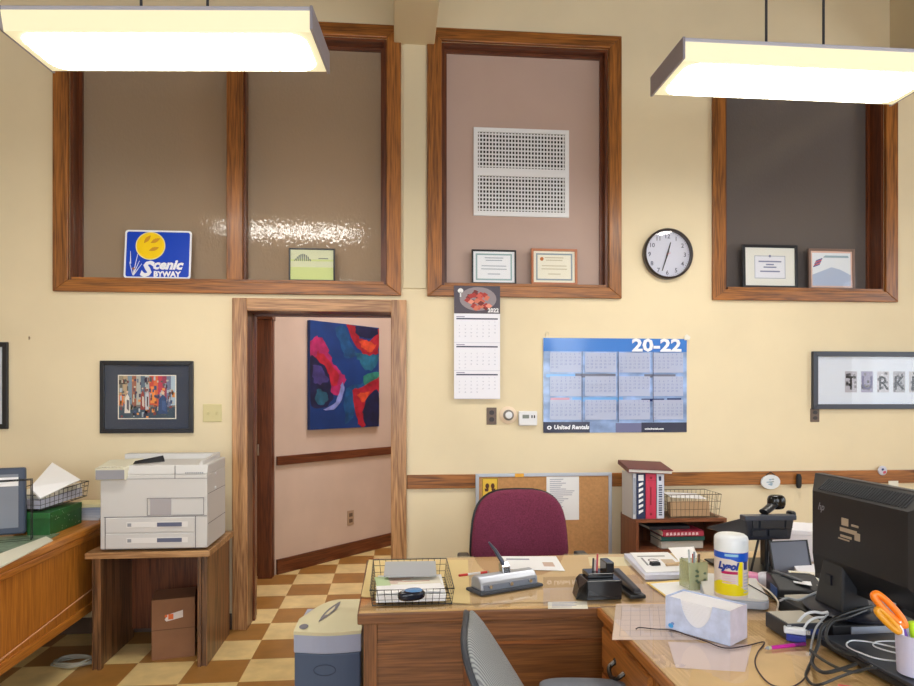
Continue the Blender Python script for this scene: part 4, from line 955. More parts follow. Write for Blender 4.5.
# ---- low bookcase by the wall
a_ = PY(620, 512, 4.39); BZT = a_.z; b_ = PZ(636, 519.5, BZT); c_ = PY(727, 520, b_.y)
t = thing('low_bookcase', 'low brown bookcase against the wall behind the long desk', 'bookcase', (b_.x, b_.y, 0)); LX, LY = c_.x-b_.x, 4.405-b_.y
cs = wood('bookcase_brown', (96, 50, 30), (150, 90, 58), 'x', con=.5); csz = wood('bookcase_brown', (96, 50, 30), (150, 90, 58), 'z', con=.5)
MB().box(0, 0, BZT-.022, LX, LY, BZT).build('top', cs, t, bevel=.002)
MB().box(0, .004, 0, .02, LY, BZT-.022).build('side_panel', csz, t); MB().box(LX-.02, .004, 0, LX, LY, BZT-.022).build('side_panel', csz, t)
MB().box(.02, LY-.01, 0, LX-.02, LY, BZT-.022).build('back_panel', hallwood('z'), t)
for z_ in (.04, .50): MB().box(.02, .004, z_, LX-.02, LY-.01, z_+.02).build('shelf', cs, t)
bkt = t; BKX, BKY, BKW, BKD = b_.x, b_.y, LX, LY
# ================================================================ BOOKS, PAPERS, DESK THINGS
def binder(name, label, w, h, d, loc, col, draw=None, rz=0, cat='book', group=None, rot=None, pages=(226, 222, 214)):
    t = thing(name, label, cat, loc, rz, group, rot=rot)
    MB().box(0, 0, 0, .0035, d, h).box(w-.0035, 0, 0, w, d, h).box(0, 0, 0, w, .0035, h).build('cover', P('cover_%d_%d_%d' % col, col, .45), t, bevel=.001)
    MB().box(.0035, .0035, .006, w-.0035, d-.006, h-.006).build('pages', P('pages_%d' % pages[0], pages, .8), t)
    if draw: m = MB(); draw(m, w, h); m.build('spine_print', None, t, fix=False)
    return t
x = BKX-.012; by = BKY+.02
ws = .062; bh_ = PY(640, 473.5, by).z-BZT
def sp_thin(m, w, h): m.mat(C('spine_grey', (160, 166, 180))).flat(w*.2, h*.1, w*.8, h*.9, -.0006)
def sp_navy(m, w, h):
    m.mat(C('spine_navy', (40, 50, 86))).flat(0, 0, w, h, -.0005); m.mat(M_PAPER)
    for i in range(6): m.shape([(w*.25, h*(.78-.12*i)), (w*.75, h*(.81-.12*i)), (w*.75, h*(.76-.12*i)), (w*.25, h*(.70-.12*i))], -.001)
    m.flat(w*.2, h*.84, w*.8, h*.97, -.001)
def sp_red(m, w, h):
    m.mat(C('spine_red_ink', (150, 30, 50))).flat(w*.42, h*.3, w*.55, h*.7, -.0006); m.flat(0, h*.84, w, h*.845, -.0006); m.disc(w*.5, h*.1, w*.12, -.0006); m.disc(w*.5, h*.9, w*.12, -.0006)
def sp_white(m, w, h):
    m.mat(C('spine_navy', (40, 50, 86)))
    for i in range(14): m.flat(w*.28, h*(.72-.05*i), w*.72, h*(.745-.05*i+.004*(i % 3)), -.0006)
    m.flat(w*.3, h*.84, w*.6, h*.94, -.0006)
o0 = PY(632.5, 500, by).x
xs = [PY(u, 500, by).x for u in (632.5, 636.5, 645.5, 656.5, 664.5)]
binder('thin_book', 'thin pale grey booklet, leftmost of the upright books on the bookcase', xs[1]-xs[0]-.001, bh_, .2, (xs[0], by, BZT), (206, 208, 214), sp_thin, group='upright books on the bookcase')
binder('thick_book', 'navy and white upright book on the bookcase, beside the red one', xs[2]-xs[1]-.001, bh_, .2, (xs[1], by, BZT), (222, 224, 232), sp_navy, group='upright books on the bookcase')
binder('thick_book', 'red upright book on the bookcase', xs[3]-xs[2]-.001, bh_, .2, (xs[2], by, BZT), (206, 54, 84), sp_red, group='upright books on the bookcase')
binder('thick_book', 'white upright book with dark spine lettering, next to the wire basket', xs[4]-xs[3]-.001, bh_-.002, .2, (xs[3], by, BZT), (216, 220, 234), sp_white, group='upright books on the bookcase')
t = thing('large_book', 'maroon hardback lying across the tops of the upright books', 'book', (xs[0]-.035, by-.02, BZT+bh_+.008), 0, rot=(.17, .05, .0))
w_, d_ = xs[4]-xs[0]+.08, .21
MB().box(0, 0, 0, w_, d_, .004).box(0, 0, .022, w_, d_, .027).box(0, 0, 0, .004, d_, .027).build('cover', P('maroon_cover', (112, 58, 58), .5), t, bevel=.001)
MB().box(.004, .004, .004, w_-.005, d_-.004, .022).build('pages', P('pages_226', (226, 222, 214), .8), t)
# wire baskets
def wire_basket(name, label, loc, rz, w, d, h, n=9, nd=8, flare=.0, cat='wire basket', mt=None, r=.0014, tilt=None, plate=False, lowfront=0):
    t = thing(name, label, cat, loc, rz, rot=tilt)
    mt = mt or M_WIRE; f = flare
    def c(u, v, k): return (-w/2-f*k+(w+2*f*k)*u, -f*k+(d+2*f*k)*v, h*k*(1-lowfront*(1-v)))
    R = [c(0, 0, 1), c(1, 0, 1), c(1, 1, 1), c(0, 1, 1)]
    MB().tube(R, r*1.9, 6, closed=True).build('rim', mt, t)
    MB().tube([c(0, 0, 0), c(1, 0, 0), c(1, 1, 0), c(0, 1, 0)], r*1.9, 6, closed=True).build('bottom_rim', mt, t, (0, 0, r*1.9))
    m = MB()
    for i in range(n+1):
        u = i/n
        m.tube([c(u, 0, 1), c(u, 0, 0), c(u, 1, 0), c(u, 1, 1)], r, 5)
    for i in range(1, nd):
        v = i/nd; m.tube([c(0, v, 1), c(0, v, 0), c(1, v, 0), c(1, v, 1)], r, 5)
    for k in (.35, .68): m.tube([c(0, 0, k), c(1, 0, k), c(1, 1, k), c(0, 1, k)], r, 5, closed=True)
    m.build('wire_mesh', mt, t, (0, 0, r*1.2))
    return t
# on the bookcase
a_ = PY(668.5, 516, BKY+.015); b_ = PY(719, 516, BKY+.015); bw = b_.x-a_.x
bc_ = ((a_.x+b_.x)/2, BKY+.02, BZT+.001)
wire_basket('wire_basket', 'wire basket of brown envelopes on top of the bookcase', bc_, 0, bw, .21, PY(690, 495, BKY).z-BZT, 12, 6, .012, mt=P('bronze_wire', (110, 94, 74), .4, .5))
for i in range(5):
    hh = .085-.006*i; xx = bc_[0]-bw*.42+bw*.03*i; 
    o = MB().box(0, 0, 0, bw*.78, .012, hh+.01).build('brown_envelope', P('kraft_%d' % (i % 2), ((196, 160, 122), (214, 184, 146))[i % 2], .8), None, (xx, bc_[1]+.022+.033*i, BZT+.006), bevel=.002, rot=(-.1, 0, 0))
    tag(o, ('frontmost', 'second', 'middle', 'fourth', 'rearmost')[i]+' brown envelope standing in the wire basket on the bookcase', 'envelope', 'brown envelopes in the bookcase basket')
o = MB().add([(-.11, 0, 0), (.12, 0, -.012), (.12, .15, .0), (-.11, .15, .014), (-.11, 0, .003), (.12, 0, -.009), (.12, .15, .003), (-.11, .15, .017)], [(0, 3, 2, 1), (4, 5, 6, 7), (0, 1, 5, 4), (1, 2, 6, 5), (2, 3, 7, 6), (3, 0, 4, 7)]).build('paper_sheets', M_PAPER, None, (bc_[0]-.02, bc_[1]+.03, BZT+.125)); tag(o, 'white papers lying over the envelopes in the bookcase basket', 'papers')
# flat things inside the bookcase
sh = .521
for i, (nm, lb, col, th, dx, dy, wd, rzz) in enumerate((('ring_binder', 'white ring binder at the bottom of the bookcase stack', (196, 192, 186), .05, .17, .01, .27, 0), ('ring_binder', 'teal green ring binder under the pink one in the bookcase', (34, 96, 92), .028, .165, .0, .28, .0), ('ring_binder', 'pink ring binder with white lettering in the bookcase', (176, 48, 72), .036, .17, -.012, .265, .0), ('ring_binder', 'black ring binder on top of the bookcase stack', (34, 34, 40), .02, .10, .03, .27, .06))):
    z_ = sh+(0, .051, .080, .117)[i]
    t = thing(nm, lb, 'binder', (BKX+dx, BKY+dy+.005, z_), rzz)
    MB().box(0, 0, 0, wd, .2, .0025).box(0, 0, th-.0025, wd, .2, th).box(0, 0, 0, wd, .0025, th).build('cover', P('cover_%d_%d_%d' % col, col, .5), t)
    MB().box(.004, .004, .0025, wd-.006, .195, th-.0025).build('pages', M_PAPER2, t)
    if i == 2:
        m = MB().mat(C('binder_white', (236, 200, 206)))
        for k_ in range(9): m.shape([(.02+.024*k_, .008), (.038+.024*k_, .010), (.034+.024*k_, .027), (.022+.024*k_, .025)], -.0006)
        m.build('spine_print', None, t, fix=False)
# ---- generic flat papers
def sheet(name, label, cat, quad, mt, th=.0012, z=TZ, draw=None, group=None):
    """quad: four pixel corners of a sheet lying at height z"""
    p = [PZ(u, v, z) for u, v in quad]; c = sum(p, Vector())/4
    q = [a-c for a in p]
    o = MB().hexa([(a.x, a.y, 0) for a in q]+[(a.x, a.y, th) for a in q]).build(name, mt, None, (c.x, c.y, z+.0004)); tag(o, label, cat, group)
    if draw:
        m = MB(); def_ = lambda s, t_: ((q[0]*(1-s)+q[1]*s)*(1-t_)+(q[3]*(1-s)+q[2]*s)*t_)
        def rect(s0, t0, s1, t1, k=1):
            m.poly([(lambda a: (a.x, a.y, th+.0003*k))(def_(*st)) for st in ((s0, t0), (s1, t0), (s1, t1), (s0, t1))])
        draw(m, rect); m.build('print', None, o, fix=False)
    return o
def textrows(n, ink=None, s0=.1, s1=.9, t0=.1, t1=.9, seed=3):
    def f(m, rect):
        rnd = random.Random(seed); m.mat(ink or M_INKL)
        for i in range(n):
            t_ = t0+(t1-t0)*i/n; rect(s0, t_, s0+(s1-s0)*(.5+.5*rnd.random()), t_+(t1-t0)/n*.35)
    return f
U = TZ-.005   # sheets under the glass
UK = [0]
def under(name, label, quad, mt, draw=None):
    UK[0] += 1; return sheet(name, label, 'papers', quad, mt, .0003, TZ-.0062+.0005*UK[0], draw)
def calgrid(m, rect):
    m.mat(C('form_line', (190, 168, 156)))
    for i in range(8): rect(.08+.12*i, .08, .088+.12*i, .92)
    for i in range(7): rect(.08, .08+.14*i, .92, .088+.14*i)
under('desk_sheet', 'pinkish ruled sheet under the glass at the corner of the side desk', [(612, 640), (700, 640), (690, 604), (616, 604)], P('pinkish_paper', (222, 200, 184), .7), calgrid)
under('desk_sheet', 'large tan blotter under the glass of the side desk', [(684, 700), (800, 700), (790, 650), (700, 640)], P('tan_paper', (214, 176, 118), .7, noise=.1, nscale=6))
under('desk_sheet', 'pale pink sheet under the glass in front of the envelope box', [(676, 668), (745, 672), (752, 645), (668, 642)], P('pink_paper2', (220, 198, 190), .7))
under('desk_sheet', 'white sheet under the glass beside the hole punch', [(548, 609), (588, 609), (586, 594), (548, 596)], M_PAPER2, textrows(8))
under('desk_sheet', 'large tan blotter under the glass of the long desk', [(462, 604), (640, 600), (625, 560), (474, 560)], P('blotter_tan', (206, 172, 122), .8))
under('desk_sheet', 'cream sheet under the glass at the back of the long desk', [(590, 566), (640, 566), (632, 557), (588, 557)], P('cream_sheet', (226, 214, 176), .8))
sheet('manila_folder', 'manila folder under the wire tray on the long desk', 'folder', [(361, 597), (470, 604), (468, 560), (369, 560)], P('manila', (220, 196, 140), .8), .0012)
# ---- wire letter tray on the long desk
a_ = PZ(372.5, 606.5, TZ); b_ = PZ(452, 606, TZ); w_ = (b_-a_).length; an = math.atan2(b_.y-a_.y, b_.x-a_.x); tc_ = (a_+b_)/2
t = wire_basket('letter_tray', 'black wire letter tray of papers at the left end of the long desk', (tc_.x, tc_.y+.006, TZ+.002), 0, w_, .34, .075, 12, 10, .008, 'letter tray', mt=M_BLACK, lowfront=.25, r=.0010)
base = Vector((tc_.x, tc_.y, TZ))
def instack(name, label, cat, x0, y0, z, w, d, th, rz, mt, draw=None, group=None, tiltx=0):
    o = MB().box(0, 0, 0, w, d, th).build(name, mt, None, tuple(base+Vector((x0, y0, z))), rot=(tiltx, 0, rz)); tag(o, label, cat, group)
    if draw:
        m = MB(); draw(m, w, d, th); m.build('print', None, o, fix=False)
    return o
def pr_lines(n, ink, c2=None):
    def f(m, w, d, th):
        rnd = random.Random(9); m.mat(ink)
        for i in range(n):
            y0 = d*(.9-.8*i/n); x1 = w*(.3+.6*rnd.random()); m.poly([(w*.06, y0, th+.0003), (x1, y0, th+.0003), (x1, y0+d*.3/n, th+.0003), (w*.06, y0+d*.3/n, th+.0003)])
    return f
instack('paper_stack', 'thick white paper stack at the bottom of the wire tray', 'papers', -w_/2+.012, .018, .010, w_-.03, .27, .022, 0, M_PAPER, group=None)
instack('printed_sheet', 'colourfully printed sheet lying across the papers in the wire tray', 'papers', -w_/2+.02, .13, .034, w_-.045, .10, .002, .05, M_PAPER2, pr_lines(5, C('red_ink', (190, 110, 100))))
instack('blank_sheet', 'white slanted sheet under the mouse in the wire tray', 'papers', -w_/2+.015, .025, .037, w_*.86, .10, .002, .06, M_PAPER)
instack('clip_folder', 'grey folder at the back of the wire tray', 'folder', -w_/2+.035, .20, .048, w_*.72, .13, .004, -.03, P('grey_folder', (170, 172, 176), .6), tiltx=.18)
instack('note_sheet', 'green and white note sheet at the left of the wire tray', 'papers', -w_/2+.012, .12, .0375, .05, .12, .002, .1, P('green_note', (186, 206, 160), .7))
mp = PZ(411.5, 594, TZ+.06)
t = thing('computer_mouse', 'black and blue computer mouse on the papers in the wire tray', 'computer mouse', (mp.x, mp.y, TZ+.0395), .33)
cushion(.095, .052, .034, 2.3).build('mouse_body', P('mouse_black', (26, 30, 44), .2), t, (0, 0, .0175))
cushion(.064, .042, .02, 2.3).build('mouse_top', P('mouse_blue', (96, 140, 190), .25), t, (.006, 0, .028))
MB().tube([(-.034, -.005, .030), (-.026, .006, .034)], .005, 8).build('scroll_wheel', M_GREY, t)
# red and white pen
a_ = PZ(459, 575.5, TZ+.006); b_ = PZ(487, 572, TZ+.006)
def pen(name, label, a, b, segs, r=.0045, tipc=None):
    a, b = Vector(a), Vector(b); d = b-a; t = thing(name, label, 'pen', a, 0)
    k = 0
    for (f0, f1, mt, nm) in segs: MB().tube([d*f0, d*f1], r, 10).build(nm, mt, t)
    MB().tube([d*1.0, d*1.08], [r, r*.3], 10).build('tip', tipc or M_GREY, t); return t
pen('ballpoint_pen', 'red and white pen beside the wire tray', a_, b_, [(0, .3, P('red_plastic', (200, 50, 50), .4), 'cap'), (.3, .75, M_WHITE, 'barrel'), (.75, 1, P('red_plastic', (200, 50, 50), .4), 'grip')], .005)
# sheet behind punch
sheet('printed_sheet', 'white printed sheet behind the hole punch', 'papers', [(502, 569), (565, 571), (556, 556.5), (500, 556.5)], M_PAPER, .001, TZ, lambda m, rect: (m.mat(M_INKL), rect(.1, .7, .5, .8), m.mat(C('stamp_tan', (206, 180, 166))), rect(.7, .25, .88, .55)))
# ---- three-hole punch
a_ = PZ(484, 596.5, TZ); b_ = PZ(541, 587, TZ); L_ = (b_-a_).length; an = math.atan2(b_.y-a_.y, b_.x-a_.x)
t = thing('hole_punch', 'silver three-hole punch with raised lever on the long desk', 'hole punch', (a_.x, a_.y, TZ+.0005), an)
MB().hexa([(-.012, 0, 0), (L_+.012, 0, 0), (L_-.0, .10, 0), (-.02, .10, 0), (-.012, 0, .012), (L_+.012, 0, .012), (L_, .10, .012), (-.02, .10, .012)]).build('base_plate', P('punch_dark', (60, 64, 72), .4), t, bevel=.005)
MB().prism([(.018, .011), (.095, .011), (.095, .045), (.075, .060), (.045, .058), (.022, .036)], 'x', .0, L_-.0).build('punch_body', P('punch_silver', (176, 180, 190), .3, .5), t, bevel=.006, seg=3)
MB().prism([(.012, .012), (.03, .012), (.03, .03), (.020, .032)], 'x', .01, L_-.01).build('front_lip', P('punch_grey', (112, 118, 130), .35), t, bevel=.002)
for f in (.14, .5, .84): MB().tube([(L_*f, .008, .026), (L_*f, .022, .026)], .007, 10).build('punch_head', M_CHROME, t)
MB().prism([(.045, .055), (.075, .058), (.08, .085), (.07, .095), (.05, .08)], 'x', L_*.44, L_*.58).build('hinge_block', M_CHROME, t, bevel=.003)
MB().tube([(L_*.52, .065, .075), (L_*.48, .072, .10), (L_*.39, .082, .14), (L_*.30, .09, .17)], [.014, .016, .013, .006], 10, flatz=.5).build('lever', P('punch_lever', (70, 78, 98), .3, .3), t)
# ---- black desk organiser with pens
a_ = PZ(587, 601, TZ); b_ = PZ(619, 600, TZ); L_ = (b_-a_).length
L_ *= 1.1
t = thing('desk_organizer', 'glossy black stepped desk organiser with pens', 'desk organiser', (a_.x, a_.y, TZ+.0005), .02)
BK = P('gloss_black', (14, 14, 18), .15)
MB().box(0, 0, 0, L_, .10, .070).build('front_tray', BK, t, bevel=.003)
MB().box(.012, .03, .070, L_-.02, .10, .088).build('middle_step', BK, t, bevel=.003); MB().box(L_*.62, .03, .088, L_*.86, .10, .125).build('tall_slot', BK, t, bevel=.003)
MB().hexa([(-.035, .02, 0), (0, .0, 0), (0, .10, 0), (-.025, .10, 0), (-.02, .03, .035), (0, 0, .068), (0, .1, .068), (-.012, .1, .055)]).build('side_wing', BK, t, bevel=.002)
for i, (dx, col, hh) in enumerate(((.055, (60, 60, 66), .115), (.070, (196, 80, 90), .13), (.063, (200, 190, 190), .11))):
    p0 = Vector((a_.x+dx-.015, a_.y+.065, TZ+.089)); o = MB().tube([(0, 0, 0), (.003, .002, hh-.085+.015)], .0035, 8).build('pen', P('pen_%d' % col[0], col, .35), None, tuple(p0)); tag(o, ('dark grey pen standing in the black organiser', 'red-tipped pen standing in the black organiser', 'pale pen standing in the black organiser')[i], 'pen')
# ---- stapler beside it
a_ = PZ(642, 600, TZ); b_ = PZ(618, 582, TZ); L_ = (b_-a_).length; an = math.atan2(b_.y-a_.y, b_.x-a_.x)
t = thing('stapler', 'black stapler beside the desk organiser', 'stapler', (a_.x-.01, a_.y+.01, TZ+.0005), an)
MB().box(0, -.030, 0, L_, .030, .014).build('base', M_BLACK, t, bevel=.004)
MB().hexa([(.0, -.016, .02), (L_, -.018, .02), (L_, .018, .02), (.0, .016, .02), (.01, -.012, .034), (L_-.01, -.015, .055), (L_-.01, .015, .055), (.01, .012, .034)]).build('magazine_arm', P('stapler_grey', (48, 50, 58), .3), t, bevel=.005)
MB().tube([(L_*.93, -.02, .018), (L_*.93, .02, .018)], .010, 10).build('hinge', M_GREY, t)
# ---- white binder / paper tray stack
p = [PZ(644, 579, TZ), PZ(694, 578, TZ), PZ(668, 555.5, TZ), PZ(621, 556.5, TZ)]
def slab(name, label, cat, px, z0, th, mt, bevel=.001, draw=None):
    p = [PZ(u, v, z0) for u, v in px]; c = sum(p, Vector())/4; q = [a-c for a in p]
    o = MB().hexa([(a.x, a.y, 0) for a in q]+[(a.x, a.y, th) for a in q]).build(name, mt, None, (c.x, c.y, z0+.0004), bevel=bevel); tag(o, label, cat)
    if draw:
        m = MB(); q_ = lambda s, t_: ((q[0]*(1-s)+q[1]*s)*(1-t_)+(q[3]*(1-s)+q[2]*s)*t_)
        def rect(s0, t0, s1, t1, k=1): m.poly([(a.x, a.y, th+.0003*k) for a in (q_(s0, t0), q_(s1, t0), q_(s1, t1), q_(s0, t1))])
        draw(m, rect); m.build('print', None, o, fix=False)
    return o
slab('paper_stack', 'thick stack of white paper right of the desk organiser', 'papers', [(645, 580), (693, 579), (668, 557), (624, 557.5)], TZ, .018, P('lavender_paper', (216, 218, 236), .7))
slab('open_booklet', 'open white booklet on the paper stack right of the organiser', 'booklet', [(646, 573), (690, 572), (668, 553), (630, 553.5)], TZ+.0185, .004, M_PAPER, draw=lambda m, rect: (m.mat(C('booklet_tan', (206, 186, 160))), rect(.6, .25, .9, .6), m.mat(C('booklet_grey', (140, 140, 146))), rect(.1, .75, .8, .8), rect(.15, .3, .2, .7)))
a_ = PZ(655, 565, TZ+.024)
t = thing('binder_clip', 'black binder clip on the open booklet', 'clip', tuple(a_), .1)
MB().prism([(-.02, 0), (.02, 0), (.016, .014), (-.016, .014)], 'y', -.012, .012).build('clip_body', M_BLACK, t)
MB().tube(smooth([(-.012, -.01, .014), (-.02, .02, .016), (0, .035, .016), (.02, .02, .016), (.012, -.01, .014)]), .0015, 6).build('clip_handle', M_CHROME, t)
a_ = PZ(672, 566, TZ+.024); o = MB().tube([(-.025, 0, 0), (.04, .012, .003)], .006, 8).build('tan_marker', P('tan_wood', (206, 176, 136), .6), None, (a_.x, a_.y, TZ+.0295)); tag(o, 'tan pencil stub on the open booklet', 'pencil')
slab('manila_envelope', 'yellow envelope lying between the paper stack and the pen jar', 'envelope', [(668, 599), (712, 597), (684, 580), (646, 583)], TZ, .0025, M_YEL)
slab('letter_sheet', 'white letter lying on the yellow envelope', 'papers', [(674, 601), (725, 598), (684, 581.5), (650, 584)], TZ+.003, .0012, M_PAPER)
slab('printed_sheet', 'white sheet leaning over the booklet near the bookcase', 'papers', [(680, 563), (700, 562), (694, 547), (668, 548)], TZ+.03, .0015, M_PAPER)
# ---- glass jar of pens with flowers
a_ = PZ(703.5, 591, TZ); r_ = .037
t = thing('pencil_jar', 'green and clear square jar of pens left of the wipes canister', 'pencil cup', (a_.x-.022, a_.y+r_, TZ+.0005), .1)
m = MB(); s_ = r_
for (x0_, y0_, x1_, y1_) in ((-s_, -s_, s_, -s_+.003), (-s_, s_-.003, s_, s_), (-s_, -s_+.003, -s_+.003, s_-.003), (s_-.003, -s_+.003, s_, s_-.003)): m.box(x0_, y0_, 0, x1_, y1_, .105)
m.box(-s_, -s_, 0, s_, s_, .004); m.build('jar_wall', P('jar_green', (206, 212, 166), .15, alpha=.4), t, bevel=.001)
m = MB().mat(C('jar_motif', (70, 90, 66)))
for i in range(9): xx, zz = random.uniform(-.015, .028), random.uniform(.03, .08); m.poly([(xx+.005*math.cos(k*1.05)*(1+.5*(k % 2)), -s_-.0006, zz+.005*math.sin(k*1.05)) for k in range(6)])
m.build('jar_print', None, t, fix=False)
for i, (dx, dy, col, hh) in enumerate(((-.02, 0, (200, 206, 210), .15), (.0, .01, (190, 70, 60), .13), (.012, -.01, (90, 60, 50), .135), (.02, .012, (206, 170, 110), .125), (-.008, -.015, (160, 170, 180), .145))):
    o = MB().tube([(0, 0, 0), (dx*.3, dy*.4, hh-.01)], .0038, 8).build('pen', P('jarpen_%d' % col[0], col, .4), None, (a_.x-.018+dx*.8, a_.y+r_+dy*.8, TZ+.006)); tag(o, ('silver pen', 'red pen', 'dark brown pen', 'tan pencil', 'grey pen')[i]+' standing in the green jar', 'pen')
a2 = PZ(708, 553, TZ+.14)
o = MB().prism([(-.03, 0), (.035, -.01), (.03, .05), (-.005, .06), (-.028, .085)], 'y', 0, .02).build('label_holder', M_DGREY, None, (a_.x+.02, a_.y+.16, TZ+.06), rz=.3); o.location.z = TZ+.0005; o.scale = (1, 1, 1.0); tag(o, 'dark grey pointed holder behind the green jar', 'holder')
# ---- white router-like device and wipes canister
a_ = PZ(702, 609, TZ); 
pc = [PZ(704, 606, TZ), PZ(770, 611, TZ), PZ(752, 585, TZ), PZ(702, 582, TZ)]
c_ = sum(pc, Vector())/4; ex = (pc[1]-pc[0]); an = math.atan2(ex.y, ex.x); w_ = ex.length; d_ = (pc[3]-pc[0]).length
t = thing('white_console', 'flat white device under the wipes canister', 'device', (c_.x, c_.y, TZ+.0005), an)
MB().prism(rrect(w_, d_, .035, 6), 'z', 0, .026).build('base', P('console_side', (176, 184, 200), .5), t, bevel=.003)
MB().prism(rrect(w_-.004, d_-.004, .034, 6), 'z', .026, .036).build('top_cover', P('console_top', (216, 214, 210), .5), t, bevel=.003)
wp = PZ(731, 597.5, TZ+.037); D0 = wp.y
rw_ = 16.0/F*(ray(731, 597).normalized().dot(Vector((ST, CT, 0)))*0+PZ(731, 597.5, TZ+.037).length*0+ (wp.x*ST+wp.y*CT))
hw_ = 62.0/F*(wp.x*ST+wp.y*CT)
t = thing('wipes_canister', 'Lysol disinfecting wipes canister with a white lid', 'canister', (wp.x+.014, wp.y+rw_*.5, TZ+.0368), -1.2)
LB = P('label_white', (226, 226, 236), .35)
MB().lathe([(rw_*.97, 0), (rw_, .006), (rw_, hw_*.74), (rw_*.98, hw_*.745)], n=40).build('body', LB, t)
MB().lathe([(rw_*1.02, hw_*.745), (rw_*1.02, hw_*.93), (rw_*.97, hw_*.97), (rw_*.82, hw_), (.001, hw_)], n=40).build('lid', P('lid_white', (236, 240, 244), .3), t)
def wrap(m, a0, a1, z0, z1, dr=.0006, topf=None, botf=None, n=16):
    vs = []
    for i in range(n+1):
        s = i/n; a = a0+(a1-a0)*s; c, sn = math.sin(a), -math.cos(a)
        zb = z0+(botf(s) if botf else 0); zt = z1+(topf(s) if topf else 0)
        vs += [((rw_+dr)*c, (rw_+dr)*sn, zb), ((rw_+dr)*c, (rw_+dr)*sn, zt)]
    m.add(vs, [(2*i, 2*i+2, 2*i+3, 2*i+1) for i in range(n)], True)
def wraptext(m, txt, size, ac, z, dr, bold=.002, shear=0, sx=1):
    n0 = len(m.v); m.text(txt, size, 0, z, 0, bold=bold, shear=shear, sx=sx, align='CENTER')
    for i in range(n0, len(m.v)):
        p = m.v[i]; a = ac+p.x/rw_; m.v[i] = Vector(((rw_+dr)*math.sin(a), -(rw_+dr)*math.cos(a), p.z))
t.rotation_euler = (0, 0, -.30)
m = MB()
m.mat(P('lysol_yellow', (240, 222, 20), .3)); wrap(m, -1.6, 1.6, .012, hw_*.20, topf=lambda s: .02*math.sin(s*5)); wrap(m, .25, .55, hw_*.2, hw_*.6); wrap(m, 1.15, 1.6, hw_*.2, hw_*.62)
m.mat(P('lysol_blue', (30, 90, 206), .3)); wrap(m, -1.6, 1.6, hw_*.64, hw_*.74, botf=lambda s: -.012*max(0, math.sin((s-.45)*6)))
m.mat(P('lysol_ltblue', (150, 200, 226), .3)); wrap(m, -.55, .25, hw_*.68, hw_*.72, .001)
m.mat(P('lysol_red', (190, 30, 90), .3)); wrap(m, -.75, .22, hw_*.40, hw_*.445, .001)
m.mat(P('lysol_navy', (40, 50, 120), .3)); wrap(m, .62, .95, hw_*.47, hw_*.60, .0012)
m.mat(P('lysol_pink', (226, 190, 206), .3)); 
for k_ in range(4): wrap(m, -.7, .1, hw_*(.25+.035*k_), hw_*(.265+.035*k_), .001)
m.mat(P('lysol_grey', (186, 186, 206), .3))
for k_ in range(7): wrap(m, .62, 1.1, hw_*(.10+.05*k_), hw_*(.12+.05*k_), .001)
m.mat(P('lysol_ink', (34, 60, 150), .3)); wraptext(m, 'Lysol', hw_*.155, -.38, hw_*.475, .0014, bold=.0022, shear=.25, sx=.95)
m.build('label', None, t, fix=False)
# ---- envelope box in front
pA, pB, pC = PZ(665.5, 628, TZ), PZ(730, 646.5, TZ), PZ(747.5, 638, TZ)
an = math.atan2(pB.y-pA.y, pB.x-pA.x); L_ = (pB-pA).length; W_ = (pC-pB).length*1.0; hh = PD(730, 611.6, pB.x*ST+pB.y*CT).z-TZ
W_ = .105
t = thing('envelope_box', 'open blue-white marbled box of white envelopes on the side desk', 'box', (pA.x, pA.y, TZ+.0005), an)
MBL = P('marbled_card', (198, 208, 236), .6, noise=.14, nscale=30)
n_ = 16; cut = [(L_*.24+L_*.50*i/n_, hh-hh*.74*math.sin(PI*i/n_)**.55) for i in range(n_+1)]
MB().prism([(0, 0), (L_, 0), (L_, hh)]+[c for c in reversed(cut)]+[(0, hh)], 'y', 0, .0015).build('front_panel', MBL, t)
MB().box(0, W_-.0015, 0, L_, W_, hh).build('back_panel', MBL, t); MB().box(0, .0015, 0, .0015, W_-.0015, hh).build('end_panel', MBL, t); MB().box(L_-.0015, .0015, 0, L_, W_-.0015, hh).build('end_panel', P('marbled_end', (214, 206, 220), .6, noise=.08, nscale=30), t)
m = MB(); m.mat(C('blue_dot', (70, 160, 226))).disc(L_*.09, hh*.12, .009, -.0006, 16, .007); m.mat(C('blue_dot2', (120, 150, 210))).disc(L_*.12, hh*.2, .006, -.0006, 12, .004); m.build('printed_mark', None, t, fix=False)
ne = 13
for i in range(ne):
    z0_ = .003+i*(hh-.006)/ne; th_ = (hh-.006)/ne*.93
    o = MB().box(.004, .004, 0, L_-.004, W_-.004, th_).build('envelope', P('envelope_white', (240, 240, 246), .7), None, (pA.x, pA.y, TZ+z0_), rz=an)
    o.location = Vector((pA.x, pA.y, TZ+z0_))
    tag(o, (['bottom white envelope of the pile in the marbled box']+['white envelope in the marbled box, %s from the bottom of its pile' % w for w in ('second', 'third', 'fourth', 'fifth', 'sixth', 'seventh', 'eighth', 'ninth', 'tenth', 'eleventh', 'twelfth')]+['topmost white envelope of the pile in the marbled box'])[i], 'envelope', 'white envelopes in the marbled box')
